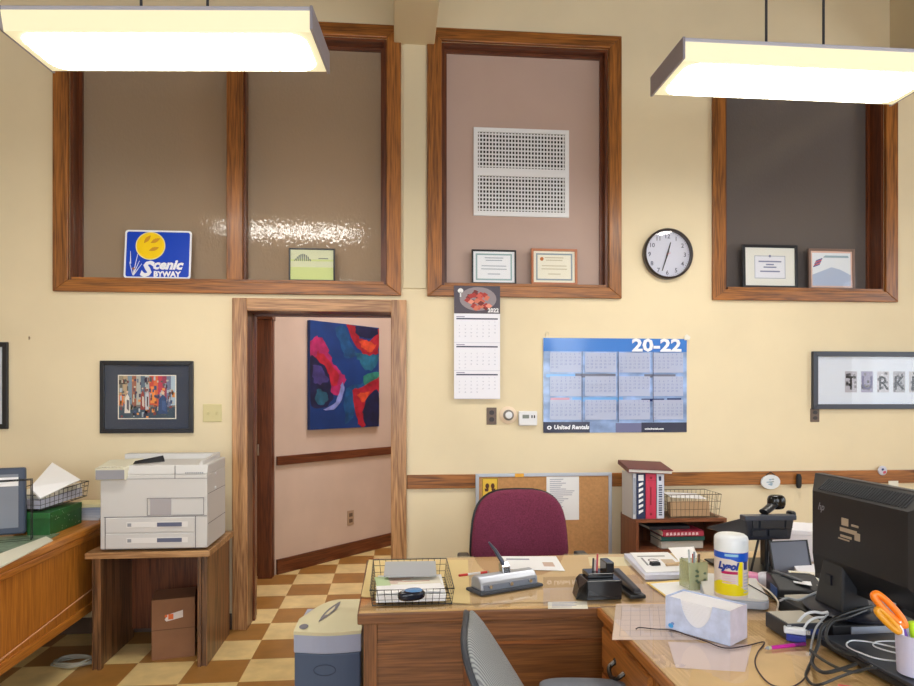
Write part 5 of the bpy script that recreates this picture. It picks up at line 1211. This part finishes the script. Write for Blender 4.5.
# ================================================================ PHONE, MONITORS, CABLES
# ---- desk phone on a raised stand
ph = PZ(768, 577, TZ); PHY = 2.62
def pp(u, v, y=PHY): return PY(u, v, y)
a_ = pp(744, 512); b_ = pp(793, 512); W_ = b_.x-a_.x; zt_ = pp(768, 516).z; zb_ = pp(768, 540).z
t = thing('desk_phone', 'black office telephone raised on a stand at the back of the long desk', 'telephone', (a_.x, PHY, zb_))
hgt = zt_-zb_
MB().hexa([(.02, .0, 0), (W_-.01, 0, 0), (W_+.02, .26, -.0), (-.04, .26, -.0), (0, -.012, hgt), (W_, -.012, hgt*.97), (W_+.02, .24, .01), (-.04, .24, .01)]).build('phone_body', P('phone_black', (38, 42, 54), .35), t, bevel=.006)
MB().box(.03, -.012, hgt*.16, W_*.42, .0, hgt*.44).box(W_*.48, -.012, hgt*.16, W_-.03, 0, hgt*.44).box(.03, -.014, hgt*.5, W_*.25, .0, hgt*.84).box(W_*.3, -.014, hgt*.5, W_*.78, .0, hgt*.84).box(W_*.82, -.014, hgt*.5, W_-.01, .0, hgt*.84).build('rear_ribs', P('phone_dark', (24, 28, 38), .4), t, bevel=.002)
MB().box(-.004, -.018, hgt-.016, W_+.006, .03, hgt+.004).build('top_ridge', P('phone_ridge', (60, 66, 80), .35), t, bevel=.004)
m = MB().tube(smooth([(W_*.45, .02, hgt+.012), (W_*.58, .03, hgt+.024), (W_*.78, .05, hgt+.045)]), [.022]*13, 10, flatz=.6); m.build('handset', M_BLACK, t)
m = cushion(.072, .06, .06, 2.2); m.build('handset_earpiece', P('gloss_black', (14, 14, 18), .15), t, (W_*.80, .05, hgt+.048))
cushion(.03, .05, .03, 2.2).build('handset_rest', M_BLACK, t, (W_+.01, .03, hgt+.0))
# stand
dz = zb_-TZ
t2 = thing('phone_stand', 'black plastic and wire stand holding up the office telephone', 'stand', (a_.x, PHY, TZ+.0005))
MB().box(-.05, -.02, 0, W_+.02, .25, .008).build('base_tray', M_BLACK, t2, bevel=.003)
for (x0_, x1_) in ((.04, .09), (.10, .12), (W_-.10, W_-.075)): MB().tube([(x0_, .02, .008), (x1_, .05, dz-.002)], .005, 8).build('strut', M_BLACK, t2)
MB().box(.02, .1, .008, .05, .14, dz-.001).build('post', M_BLACK, t2); MB().box(W_-.06, .1, .008, W_-.03, .14, dz-.001).build('post', M_BLACK, t2)
# dark slanted screen beside it and the white box behind
a_ = PY(783, 565, 2.45)
t = thing('tilted_tablet', 'thin dark tilted panel between the telephone and the monitor', 'panel', (PY(786, 560, 2.5).x, 2.50, TZ+.0005), rot=(-.25, 0, .1))
MB().box(-.045, 0, 0, .12, .008, .155).build('panel_face', P('panel_grey', (96, 100, 114), .35), t, bevel=.002)
framebars(MB(), .169, .159, .005, -.003, .009, -.047, -.002).build('panel_frame', M_BLACK, t)
t = thing('white_document_box', 'white box behind the telephone, at the back of the long desk', 'box', (1.80, 2.80, TZ+.0005), -.35)
MB().box(-.18, 0, 0, .28, .2, .115).build('carton', P('white_card', (222, 220, 228), .6), t, bevel=.003); MB().box(-.183, -.003, .115, .283, .203, .135).build('lid', P('white_card2', (236, 234, 240), .6), t, bevel=.003)
# ---- right monitor (seen from behind) on a mini pc
MX = 1.335
mz1 = PX(814, 473, 1.39).z
t = thing('computer_monitor', 'large black monitor seen from behind on the side desk', 'monitor', (1.395, 1.90, .808), rot=(0, 0, .0))
yl = PX(813, 500, 1.39).y-1.90      # far (left in view) edge
zt_ = mz1-.808; zb_ = PX(803.5, 573, 1.39).z-.808; yr_ = -yl if False else yl-.56
tilt = .0
m = MB().box(-.0, yr_, zb_, .028, yl, zt_); m.build('bezel', P('monitor_black', (20, 21, 26), .35), t, bevel=.004)
MB().box(.0285, yr_+.018, zb_+.02, .030, yl-.018, zt_-.02).build('screen', P('screen_off', (10, 11, 14), .1), t)
bu = P('monitor_back', (24, 25, 30), .45)
# bulge with sloping vented top and chamfered side
y0_, y1_ = yr_+.075, yl-.075; z0_, z1_ = zb_+.10, zt_-.048; d_ = -.055
MB().hexa([(0, yr_+.01, zb_+.03), (0, yl-.004, zb_+.03), (0.001, yl-.004, zb_+.03), (0.001, yr_+.01, zb_+.03), (0, yr_+.01, zt_-.006), (0, yl-.004, zt_-.006), (.001, yl-.004, zt_-.006), (.001, yr_+.01, zt_-.006)]).add(
    [(0, yr_+.008, zb_+.02), (0, yl-.003, zb_+.02), (0, yl-.003, zt_-.004), (0, yr_+.008, zt_-.004), (d_, y0_, z0_), (d_, y1_, z0_), (d_, y1_, z1_), (d_, y0_, z1_)],
    [(4, 5, 6, 7), (0, 1, 5, 4), (1, 2, 6, 5), (2, 3, 7, 6), (3, 0, 4, 7)]).build('rear_housing', bu, t, bevel=.004)
m = MB()
for i in range(34):
    y = y0_+.02+(y1_-y0_-.04)*i/33
    f0, f1 = .15, .85
    a = Vector((0, y+.006, zt_-.004)); b = Vector((d_, y, z1_)); p0, p1 = a.lerp(b, f0), a.lerp(b, f1); n = Vector((-.62, 0, .78))*.002
    m.tube([p0+n*.2, p1+n*.2], .003, 5)
m.build('vent_ribs', P('vent_dark', (52, 54, 60), .5), t)
def onback(mb, yc, zc, txt=None, size=.03, mt=None):
    pass
m = MB().mat(P('logo_grey', (150, 154, 164), .35, .4)); m.T = Matrix.Translation((d_-.0012, y1_-.045, z1_-.035)) @ Matrix.Rotation(-PI/2, 4, 'Z')
m.text('hp', .032, 0, -.02, 0, bold=.0006, shear=.35, align='CENTER'); m.build('maker_mark', None, t, fix=False)
yc_, zc_ = (y0_+y1_)/2+.01, (z0_+z1_)/2-.005
m = MB().mat(P('sticker_tan', (176, 160, 140), .4)); k_ = 0
for (dy, dz_, w1, h1) in ((.035, .022, .03, .022), (.02, .003, .075, .012), (.03, -.014, .05, .007), (-.02, -.012, .022, .022), (.04, -.022, .05, .004), (-.01, .026, .03, .006)):
    m.box(d_-.0015-.0001*k_, yc_+dy-w1/2, zc_+dz_, d_, yc_+dy+w1/2, zc_+dz_+h1); k_ += 1
m.build('rear_sticker', None, t)
# connector plug hanging under the bulge
MB().box(-.03, y0_+.10, zb_-.012, -.008, y0_+.135, zb_+.03).build('port_plug', P('plug_white', (206, 206, 210), .4), t, bevel=.002)
# stand neck and base
ny0, ny1 = -.02, .12
ny = .125
MB().hexa([(-.05, ny-.08, .012), (-.05, ny+.06, .012), (.05, ny+.06, .012), (.05, ny-.08, .012), (-.045, ny-.075, zb_+.115), (-.045, ny+.015, zb_+.115), (-.0, ny+.015, zb_+.115), (-.0, ny-.075, zb_+.115)]).build('stand_neck', P('stand_black', (44, 46, 52), .5), t, bevel=.008, seg=3)
MB().box(-.053, ny-.03, .085, -.045, ny+.0, .115).build('cable_slot', P('slot_blue', (20, 24, 40), .4), t)
MB().lathe([(.001, 0), (.12, 0), (.125, .006), (.115, .013), (.001, .016)], n=36, sy=1.1).build('stand_base', P('stand_black2', (34, 38, 52), .4), t, (.02, ny-.01, 0))
# mini pc / dock under the base
t = thing('mini_computer', 'flat computer with a silver front edge under the monitor', 'computer', (1.46, 1.89, TZ+.0005))
MB().box(-.18, 0, 0, .20, .29, .044).build('case', M_BLACK, t, bevel=.003)
MB().box(-.125, -.004, .002, .18, 0, .040).build('silver_front', P('silver_front', (176, 186, 206), .3, .3), t)
MB().box(-.10, -.0055, .004, -.03, -.004, .018).build('front_label', M_WHITE, t)
t = thing('docking_station', 'black docking box with plugs, left of the flat computer', 'docking station', (1.15, 1.91, TZ+.0005))
MB().box(0, 0, 0, .12, .12, .046).build('case', P('dock_black', (46, 50, 60), .45), t, bevel=.003)
MB().box(.006, .006, .046, .115, .115, .048).build('top_plate', P('beige_box', (190, 184, 170), .6), t)
MB().box(-.001, -.001, .004, .012, .0, .044).build('edge_strip', M_GREY, t)
m = MB()
for i in range(4): m.box(.02+.023*i, -.0015, .014, .034+.023*i, 0, .030)
m.build('port_row', P('port_blue', (40, 60, 120), .4), t)
# ---- black laptop lying at the right
lp = [PZ(808, 640, TZ), PZ(860, 700, TZ), PZ(1010, 690, TZ), PZ(925, 638, TZ)]
def slabp(name, label, cat, P4, z0, th, mt, bevel=.003):
    c = sum(P4, Vector())/4; q = [a-c for a in P4]
    o = MB().hexa([(a.x, a.y, 0) for a in q]+[(a.x, a.y, th) for a in q]).build(name, mt, None, (c.x, c.y, z0), bevel=bevel); tag(o, label, cat); return o
c_ = PZ(880, 668, TZ+.03)
t = thing('closed_laptop', 'black closed laptop under the white cable, at the right edge', 'laptop', (1.345, 1.675, TZ+.0005), .03)
MB().box(-.125, -.18, .004, .125, .18, .022).build('laptop_base', M_BLACK, t, bevel=.004); MB().box(-.125, -.18, .0225, .125, .18, .032).build('laptop_lid', P('laptop_lid', (40, 46, 58), .35), t, bevel=.003)
MB().box(-.11, -.16, 0, -.08, -.13, .005).box(.08, -.16, 0, .11, -.13, .005).box(-.11, .13, 0, -.08, .16, .005).box(.08, .13, 0, .11, .16, .005).build('rubber_feet', M_BLACKM, t)
# ---- cables
def cable(label, pts, r, mt, name='cable', k=6, z=TZ):
    w = [PZ(p[0], p[1], z+(p[2] if len(p) > 2 else r+.001)) for p in pts]; c = w[0]
    o = MB().tube(smooth([a-c for a in w], k), r, 8).build(name, mt, None, tuple(c)); tag(o, label, 'cable'); return o
CBK = P('cable_black', (34, 35, 36), .45); CWH = P('cable_white', (226, 230, 236), .4); CGR = P('cable_grey', (168, 172, 178), .4); CBR = P('cable_brown', (60, 42, 44), .5)
cable('thin dark wire looping across the glass in front of the envelope box', [(636, 629), (640, 627.5), (655, 629), (672, 630), (690, 636), (705, 641), (725, 648), (745, 646), (762, 642), (764, 644), (758, 652), (755, 662), (760, 674), (772, 685), (790, 687), (803, 680), (810, 668)], .0019, CBR)
cable('black cable hanging in a loop at the right of the side desk', [(812, 660), (808, 668), (806, 676), (812, 684), (822, 684, .02), (842, 676, .040), (860, 670, .040), (876, 668, .040)], .0035, CBK)
cable('thick black cable coiled below the monitor stand', [(872, 606, .08), (850, 612, .075), (835, 618, .07), (822, 628, .05), (818, 645, .03), (812, 662, .006), (822, 672, .03), (838, 670, .042), (856, 664, .042)], .0048, CBK)
cable('black cable arching over the mini computer', [(866, 610, .085), (846, 618, .08), (832, 622, .07), (826, 634, .05), (830, 645, .04), (842, 652, .038), (858, 655, .036)], .0045, CBK)
cable('dark cable lying along the front of the laptop', [(810, 650, .01), (820, 658, .02), (838, 668, .02), (856, 672, .012), (872, 666, .04)], .004, P('cable_olive', (60, 58, 50), .5))
cable('white looped charging cable on the laptop', [(914, 662, .040), (895, 661, .036), (875, 658, .036), (858, 652, .036), (847, 646, .036), (850, 641, .036), (862, 641, .036), (880, 644, .036), (905, 650, .038)], .0022, CWH)
cable('second white cable loop on the laptop, next to the cup', [(912, 656, .038), (888, 651, .036), (874, 646, .036), (876, 642, .036), (890, 641, .036), (910, 642, .038)], .0022, CWH)
cable('thick white cable plugged into the white adapter', [(796, 628, .03), (799, 621, .05), (806, 614, .062), (814, 612, .066), (822, 613, .064), (828, 612, .07)], .0042, CWH)
cable('second white cable above the adapter', [(803, 630, .03), (808, 622, .05), (815, 618, .056), (824, 617, .058)], .0036, CWH)
cable('pale grey cable hanging beside the black coil', [(828, 614, .062), (820, 622, .05), (815, 630, .04), (812, 642, .015), (810, 655, .006)], .003, CGR)
cable('grey cable running from the monitor over the black box', [(836, 584, .10), (822, 590, .075), (808, 596, .06), (798, 600, .055), (788, 598, .05), (779, 601, .04)], .004, CGR)
cable('cream cable running down from the white device', [(758, 583, .042), (770, 592, .042), (778, 602, .030), (777, 612, .006), (782, 622, .006), (787, 634, .006), (794, 638, .012)], .003, P('cable_cream', (232, 222, 206), .4))
cable('dark cable behind the white device', [(748, 584, .041), (762, 592, .041), (774, 599, .03), (784, 603, .006)], .002, CBK)
# adapter
a_ = PZ(795, 634, TZ+.02)
t = thing('usb_adapter', 'white plug adapter on the mini computer corner', 'adapter', (a_.x, a_.y, TZ+.012), -.5)
MB().box(-.03, -.013, 0, .028, .013, .018).build('adapter_body', CWH, t, bevel=.004); MB().box(.028, -.008, .003, .040, .008, .014).build('plug', M_CHROME, t)
t.location.z = TZ+.0215
o = slab('blue_case', 'small blue card case under the white adapter', 'case', [(786, 641), (806, 645), (806, 634), (789, 632)], TZ, .02, P('case_blue', (50, 64, 160), .5), .003)
# magenta pen
a_ = PZ(805, 644, TZ+.006); b_ = PZ(768, 648, TZ+.006)
pen('magenta_pen', 'magenta pen on the side desk left of the cables', a_, b_, [(0, .3, P('magenta_dark', (120, 30, 120), .35), 'cap'), (.3, .93, P('magenta', (200, 40, 160), .35), 'barrel'), (.93, 1, P('pen_green', (180, 190, 150), .4), 'end')], .0055)
# red-tipped marker at the bottom edge
a_ = PZ(838, 686, TZ+.007); o = MB().tube([(0, 0, 0), (.05, -.03, 0)], .006, 10).build('red_marker', P('coral', (226, 110, 100), .4), None, (a_.x, a_.y, TZ+.0065)); tag(o, 'coral marker at the bottom edge of the side desk', 'marker')
# ---- black box (label printer like), photos, pink bag
pc = [PZ(776, 606, TZ), PZ(822, 606, TZ), PZ(812, 592, TZ), PZ(766, 584, TZ)]
a_ = PZ(779, 604.5, TZ); b_ = PZ(826, 606.5, TZ); L_ = (b_-a_).length; an = math.atan2(b_.y-a_.y, b_.x-a_.x)
t = thing('black_card_reader', 'low black sloped device in front of the photographs', 'device', (a_.x, a_.y, TZ+.0005), an)
MB().prism([(0, 0), (.15, 0), (.15, .075), (.10, .080), (0, .05)], 'x', 0, L_).build('housing', M_BLACK, t, bevel=.004)
MB().box(-.002, .02, .01, .0, .09, .05).build('side_sticker', P('side_blue', (70, 100, 160), .4), t)
MB().tube([(L_*.1, .12, .083), (L_*.35, .08, .078), (L_*.6, .05, .068)], .007, 8).build('top_bar', M_DGREY, t)
slab('beige_tray', 'beige flat box lid in front of the black device', 'box', [(786, 613), (814, 613), (812, 607), (784, 608)], TZ+.0, .045, P('beige_box', (190, 184, 170), .6), .002)
slab('photo_print', 'loose colour photograph behind the black device', 'photo', [(797, 583), (834, 588), (826, 574), (788, 571)], TZ+.06, .002, M_PAPER2, .0, draw=lambda m, rect: (m.mat(C('ph_brown', (150, 90, 66))), rect(.35, .3, .65, .8), m.mat(C('ph_blue', (110, 176, 220))), rect(.7, .1, .95, .6, 2), m.mat(C('ph_tan', (206, 190, 160))), rect(.05, .2, .3, .9)))
o = SC.objects[-1] if False else None
slab('photo_box', 'shallow box under the loose photograph', 'box', [(799, 590), (838, 594), (830, 580), (792, 577)], TZ, .058, P('white_card2', (236, 234, 240), .6), .002)
slab('blue_photo', 'small photograph with a blue swirl beside the monitor edge', 'photo', [(794, 583), (812, 586), (808, 575), (788, 573)], TZ+.066, .002, M_PAPER, 0, draw=lambda m, rect: (m.mat(C('ph_blue2', (90, 160, 206))), rect(.2, .3, .85, .75)))
a_ = PZ(757, 592, TZ); 
t = thing('pink_tissue_pack', 'pink and white soft pack right of the wipes canister', 'packet', (a_.x+.03, a_.y+.075, TZ+.0005), -.5)
cushion(.10, .06, .05, 2.6).build('pink_half', P('pink_plastic', (226, 140, 180), .35, noise=.2, nscale=30), t, (-.02, 0, .026))
cushion(.10, .07, .055, 2.6).build('white_half', P('packet_white', (220, 220, 230), .35, noise=.2, nscale=40), t, (.055, .0, .028))
# ---- pen cup with scissors and highlighters at the right edge
cw_ = PZ(905, 672, TZ+.033); 
t = thing('pen_cup', 'lavender-white cup at the right edge holding scissors and markers', 'cup', (1.282, 1.57, TZ+.034))
MB().lathe([(.036, 0), (.043, .002), (.047, .10), (.044, .10), (.040, .005), (.001, .004)], n=32).build('cup_wall', P('cup_lav', (206, 206, 236), .4), t)
cp = t.location.copy()
t = thing('scissors', 'orange-handled scissors standing in the cup at the right edge', 'scissors', (cp.x-.02, cp.y, cp.z+.02))
q0 = PD(905, 626, (cp.x*ST+cp.y*CT)); q1 = PD(875, 596, (cp.x*ST+cp.y*CT)+.02); L0 = t.location
a1, b1 = q0-L0, q1-L0; dd = (b1-a1); up_ = dd.normalized(); sd = Vector((up_.z, 0, -up_.x))
lo = [a1+dd*.0, a1+dd*.25+sd*.010, a1+dd*.7+sd*.013, b1+sd*.008, b1-sd*.004, a1+dd*.6-sd*.008, a1+dd*.2-sd*.006]
OR_ = P('orange_plastic', (246, 130, 20), .3)
MB().tube(smooth(lo, 5, True), .0085, 10, closed=True).build('upper_handle', OR_, t)
s2 = [p+Vector((-.012, .03, -.018))*1.0 for p in lo]
s2 = [a1+(p-a1)*.70-sd*.022 for p in lo]
MB().tube(smooth(s2, 5, True), .008, 10, closed=True).build('lower_handle', P('amber_plastic', (226, 156, 30), .3), t)
MB().tube([a1+dd*.05, (0.0, 0, .0)], [.007, .002], 6, flatz=.4).build('blades', M_CHROME, t)
for (du, dv_, col, nm, lb) in ((912, 622, (180, 230, 30), 'highlighter', 'lime highlighter standing in the cup at the right edge'), (903, 628, (90, 50, 150), 'purple_marker', 'purple marker standing in the cup at the right edge'), (899, 621, (240, 230, 235), 'white_marker', 'white marker standing in the cup at the right edge')):
    q = PD(du, dv_, cp.x*ST+cp.y*CT); st = Vector((cp.x+(.01 if du > 910 else -.012), cp.y+(.0 if du != 903 else -.012), cp.z+.012))
    r0 = .010 if du > 910 else .006
    t = thing(nm, lb, 'marker', tuple(st)); d_ = q-st; MB().tube([(0, 0, 0), d_*.55], r0, 12).build('barrel', P(nm+'_b', col, .35), t); MB().tube([d_*.55, d_], [r0*1.05, r0*.9], 12).build('cap', P(nm+'_c', tuple(min(255, c+20) for c in col), .35), t)
# ================================================================ LEFT DESK THINGS
LZ = .76
def PL(u, v, z=LZ): return PZ(u, v, z)
# monitor facing right-front, cut by the left edge
e0 = PX(25, 467, -1.86); e1 = PX(22, 537, -1.86)
t = thing('computer_monitor', 'grey-framed monitor at the left edge on the left desk', 'monitor', (-2.077, 3.583, LZ+.0005), math.radians(20))
SWd, SHt = .42, .335
MB().box(-SWd/2, -.02, .02, SWd/2, .03, .02+SHt).build('case', P('mon_grey', (62, 72, 92), .4), t, bevel=.01)
MB().box(-SWd/2+.03, -.0225, .055, SWd/2-.03, -.019, .02+SHt-.03).build('screen', P('screen_pale', (132, 138, 150), .15), t)
MB().box(-SWd/2+.03, -.024, .02+SHt-.09, SWd/2-.03, -.0222, .02+SHt-.045).build('screen_paper', M_PAPER, t)
MB().lathe([(.07, 0), (.07, .01), (.04, .02), (.035, .03)], n=24).build('stand', M_DGREY, t, (0, .03, 0))
# black wire file holder in front of it
w0 = PL(31, 541)
t = thing('file_holder', 'black open-frame file holder beside the left monitor', 'file holder', (w0.x, w0.y, LZ+.0005), math.radians(20))
hh_ = PD(31, 480, w0.x*ST+w0.y*CT).z-LZ
m = MB()
for y_ in (0, .05): m.tube([(-.3, y_, .003), (0, y_, .003), (0, y_, hh_), (-.3, y_, hh_*.98)], .0035, 6)
for (x_, z_) in ((0, .003), (0, hh_), (-.3, .003), (-.15, .003)): m.tube([(x_, 0, z_), (x_, .05, z_)], .003, 6)
m.build('wire_frame', M_BLACK, t)
# green boxes
def gbox(label, x0, y0, w, dep, h):
    t = thing('green_box', label, 'box', (x0, y0, LZ+.0005))
    MB().box(0, 0, 0, w, dep, h*.75).build('box_body', P('green_card', (28, 88, 38), .5, noise=.2, nscale=20), t, bevel=.002)
    MB().box(-.001, -.001, h*.75, w+.001, dep+.001, h).build('box_lid', P('green_card2', (34, 100, 46), .5, noise=.15, nscale=20), t, bevel=.002)
    m = MB().mat(C('worn_white', (190, 206, 180)))
    for _ in range(26): y, z = random.random()*dep, random.random()*h; m.add([(w+.0016, y, z), (w+.0016, y+.005, z), (w+.0016, y+.004, z+.004), (w+.0016, y+.001, z+.005)], [(0, 1, 2, 3)])
    m.build('worn_marks', None, t, fix=False)
gbox('worn green box at the front edge of the left desk, under the basket', -1.885, 3.675, .11, .36, .118)
gbox('second green box on the left desk, hidden deeper under the basket', -2.01, 3.78, .115, .26, .116)
# wire basket full of papers
BR = math.radians(78); BO = Vector((-1.79, 3.87, LZ+.137))
Bm = Matrix.Translation(BO) @ Matrix.Rotation(BR, 4, 'Z') @ Matrix.Rotation(-.07, 4, 'Y')
t = wire_basket('wire_basket', 'wire basket heaped with papers on the left desk', tuple(BO), 0, .36, .23, .085, 11, 6, .010, tilt=(0, -.07, BR))
def inb(name, label, x, y, z, w, d, th, rz, mt, rx=0):
    p = Bm @ Vector((x, y, z))
    o = MB().box(-w/2, -d/2, 0, w/2, d/2, th).build(name, mt, None, tuple(p), rot=(rx, -.07, BR+rz)); tag(o, label, 'papers'); return o
inb('paper_stack', 'lavender-white stack of papers low in the left desk basket', 0, .115, .007, .33, .20, .045, 0, P('grey_paper', (206, 206, 222), .7))
inb('paper_stack', 'crumpled pale papers above the stack in the left desk basket', .02, .115, .054, .31, .19, .022, .04, M_PAPER2)
p4 = [PD(30, 489, 3.50), PD(40, 500, 3.46), PD(80, 481, 3.78), PD(52, 464, 3.93)]
p4 = [p+Vector((0, 0, .006)) for p in p4]
nn = (p4[1]-p4[0]).cross(p4[2]-p4[0]).normalized()*.004; cc_ = sum(p4, Vector())/4
o = MB().hexa([tuple(p-cc_-nn) for p in p4]+[tuple(p-cc_+nn) for p in p4]).build('large_paper', M_PAPER, None, tuple(cc_)); tag(o, 'large white sheet sticking up from the left desk basket', 'papers')
q = Bm @ Vector((-.10, .03, .082)); o = MB().box(-.03, -.025, 0, .03, .025, .002).build('yellow_note', P('note_yellow', (240, 224, 90), .7), None, tuple(q), rot=(.5, -.07, BR)); tag(o, 'yellow note in the left desk basket', 'note')
# magazines near the far corner
for i in range(5):
    c0_ = (200-14*i, 200-12*i, 206-8*i)
    o = MB().box(-.08, -.09, 0, .08, .09, .014).build('magazine', P('magazine_%d' % i, c0_, .6), None, (-1.775+.004*i, 4.20, LZ+.0005+.0145*i), rz=.12*(i-2)*.6, bevel=.001)
    tag(o, ('bottom magazine of the small pile between the green box and the printer', 'second magazine from the bottom of the small pile by the printer', 'middle magazine of the small pile by the printer', 'fourth magazine from the bottom of the small pile by the printer', 'top magazine of the small pile by the printer')[i], 'magazine', 'magazines piled by the printer')
o = MB().box(-.09, -.09, 0, .085, .09, .018).build('cream_paper_pad', P('cream_paper', (226, 216, 170), .7), None, (-1.78, 4.20, LZ+.0745), rz=.1); tag(o, 'cream paper pad resting on the small magazine pile', 'papers')
# papers and glass at front of left desk
sheet('open_magazine', 'open patterned magazine on the near part of the left desk', 'magazine', [(-60, 566), (40, 545), (60, 534), (-40, 540)], P('mag_green', (110, 130, 104), .4, noise=.4, nscale=30), .004, LZ)
sheet('white_folder', 'long white sheet along the edge of the left desk', 'papers', [(-30, 584), (53, 541), (46, 537.5), (-45, 572)], P('sheet_cream', (226, 224, 206), .5), .006, LZ)
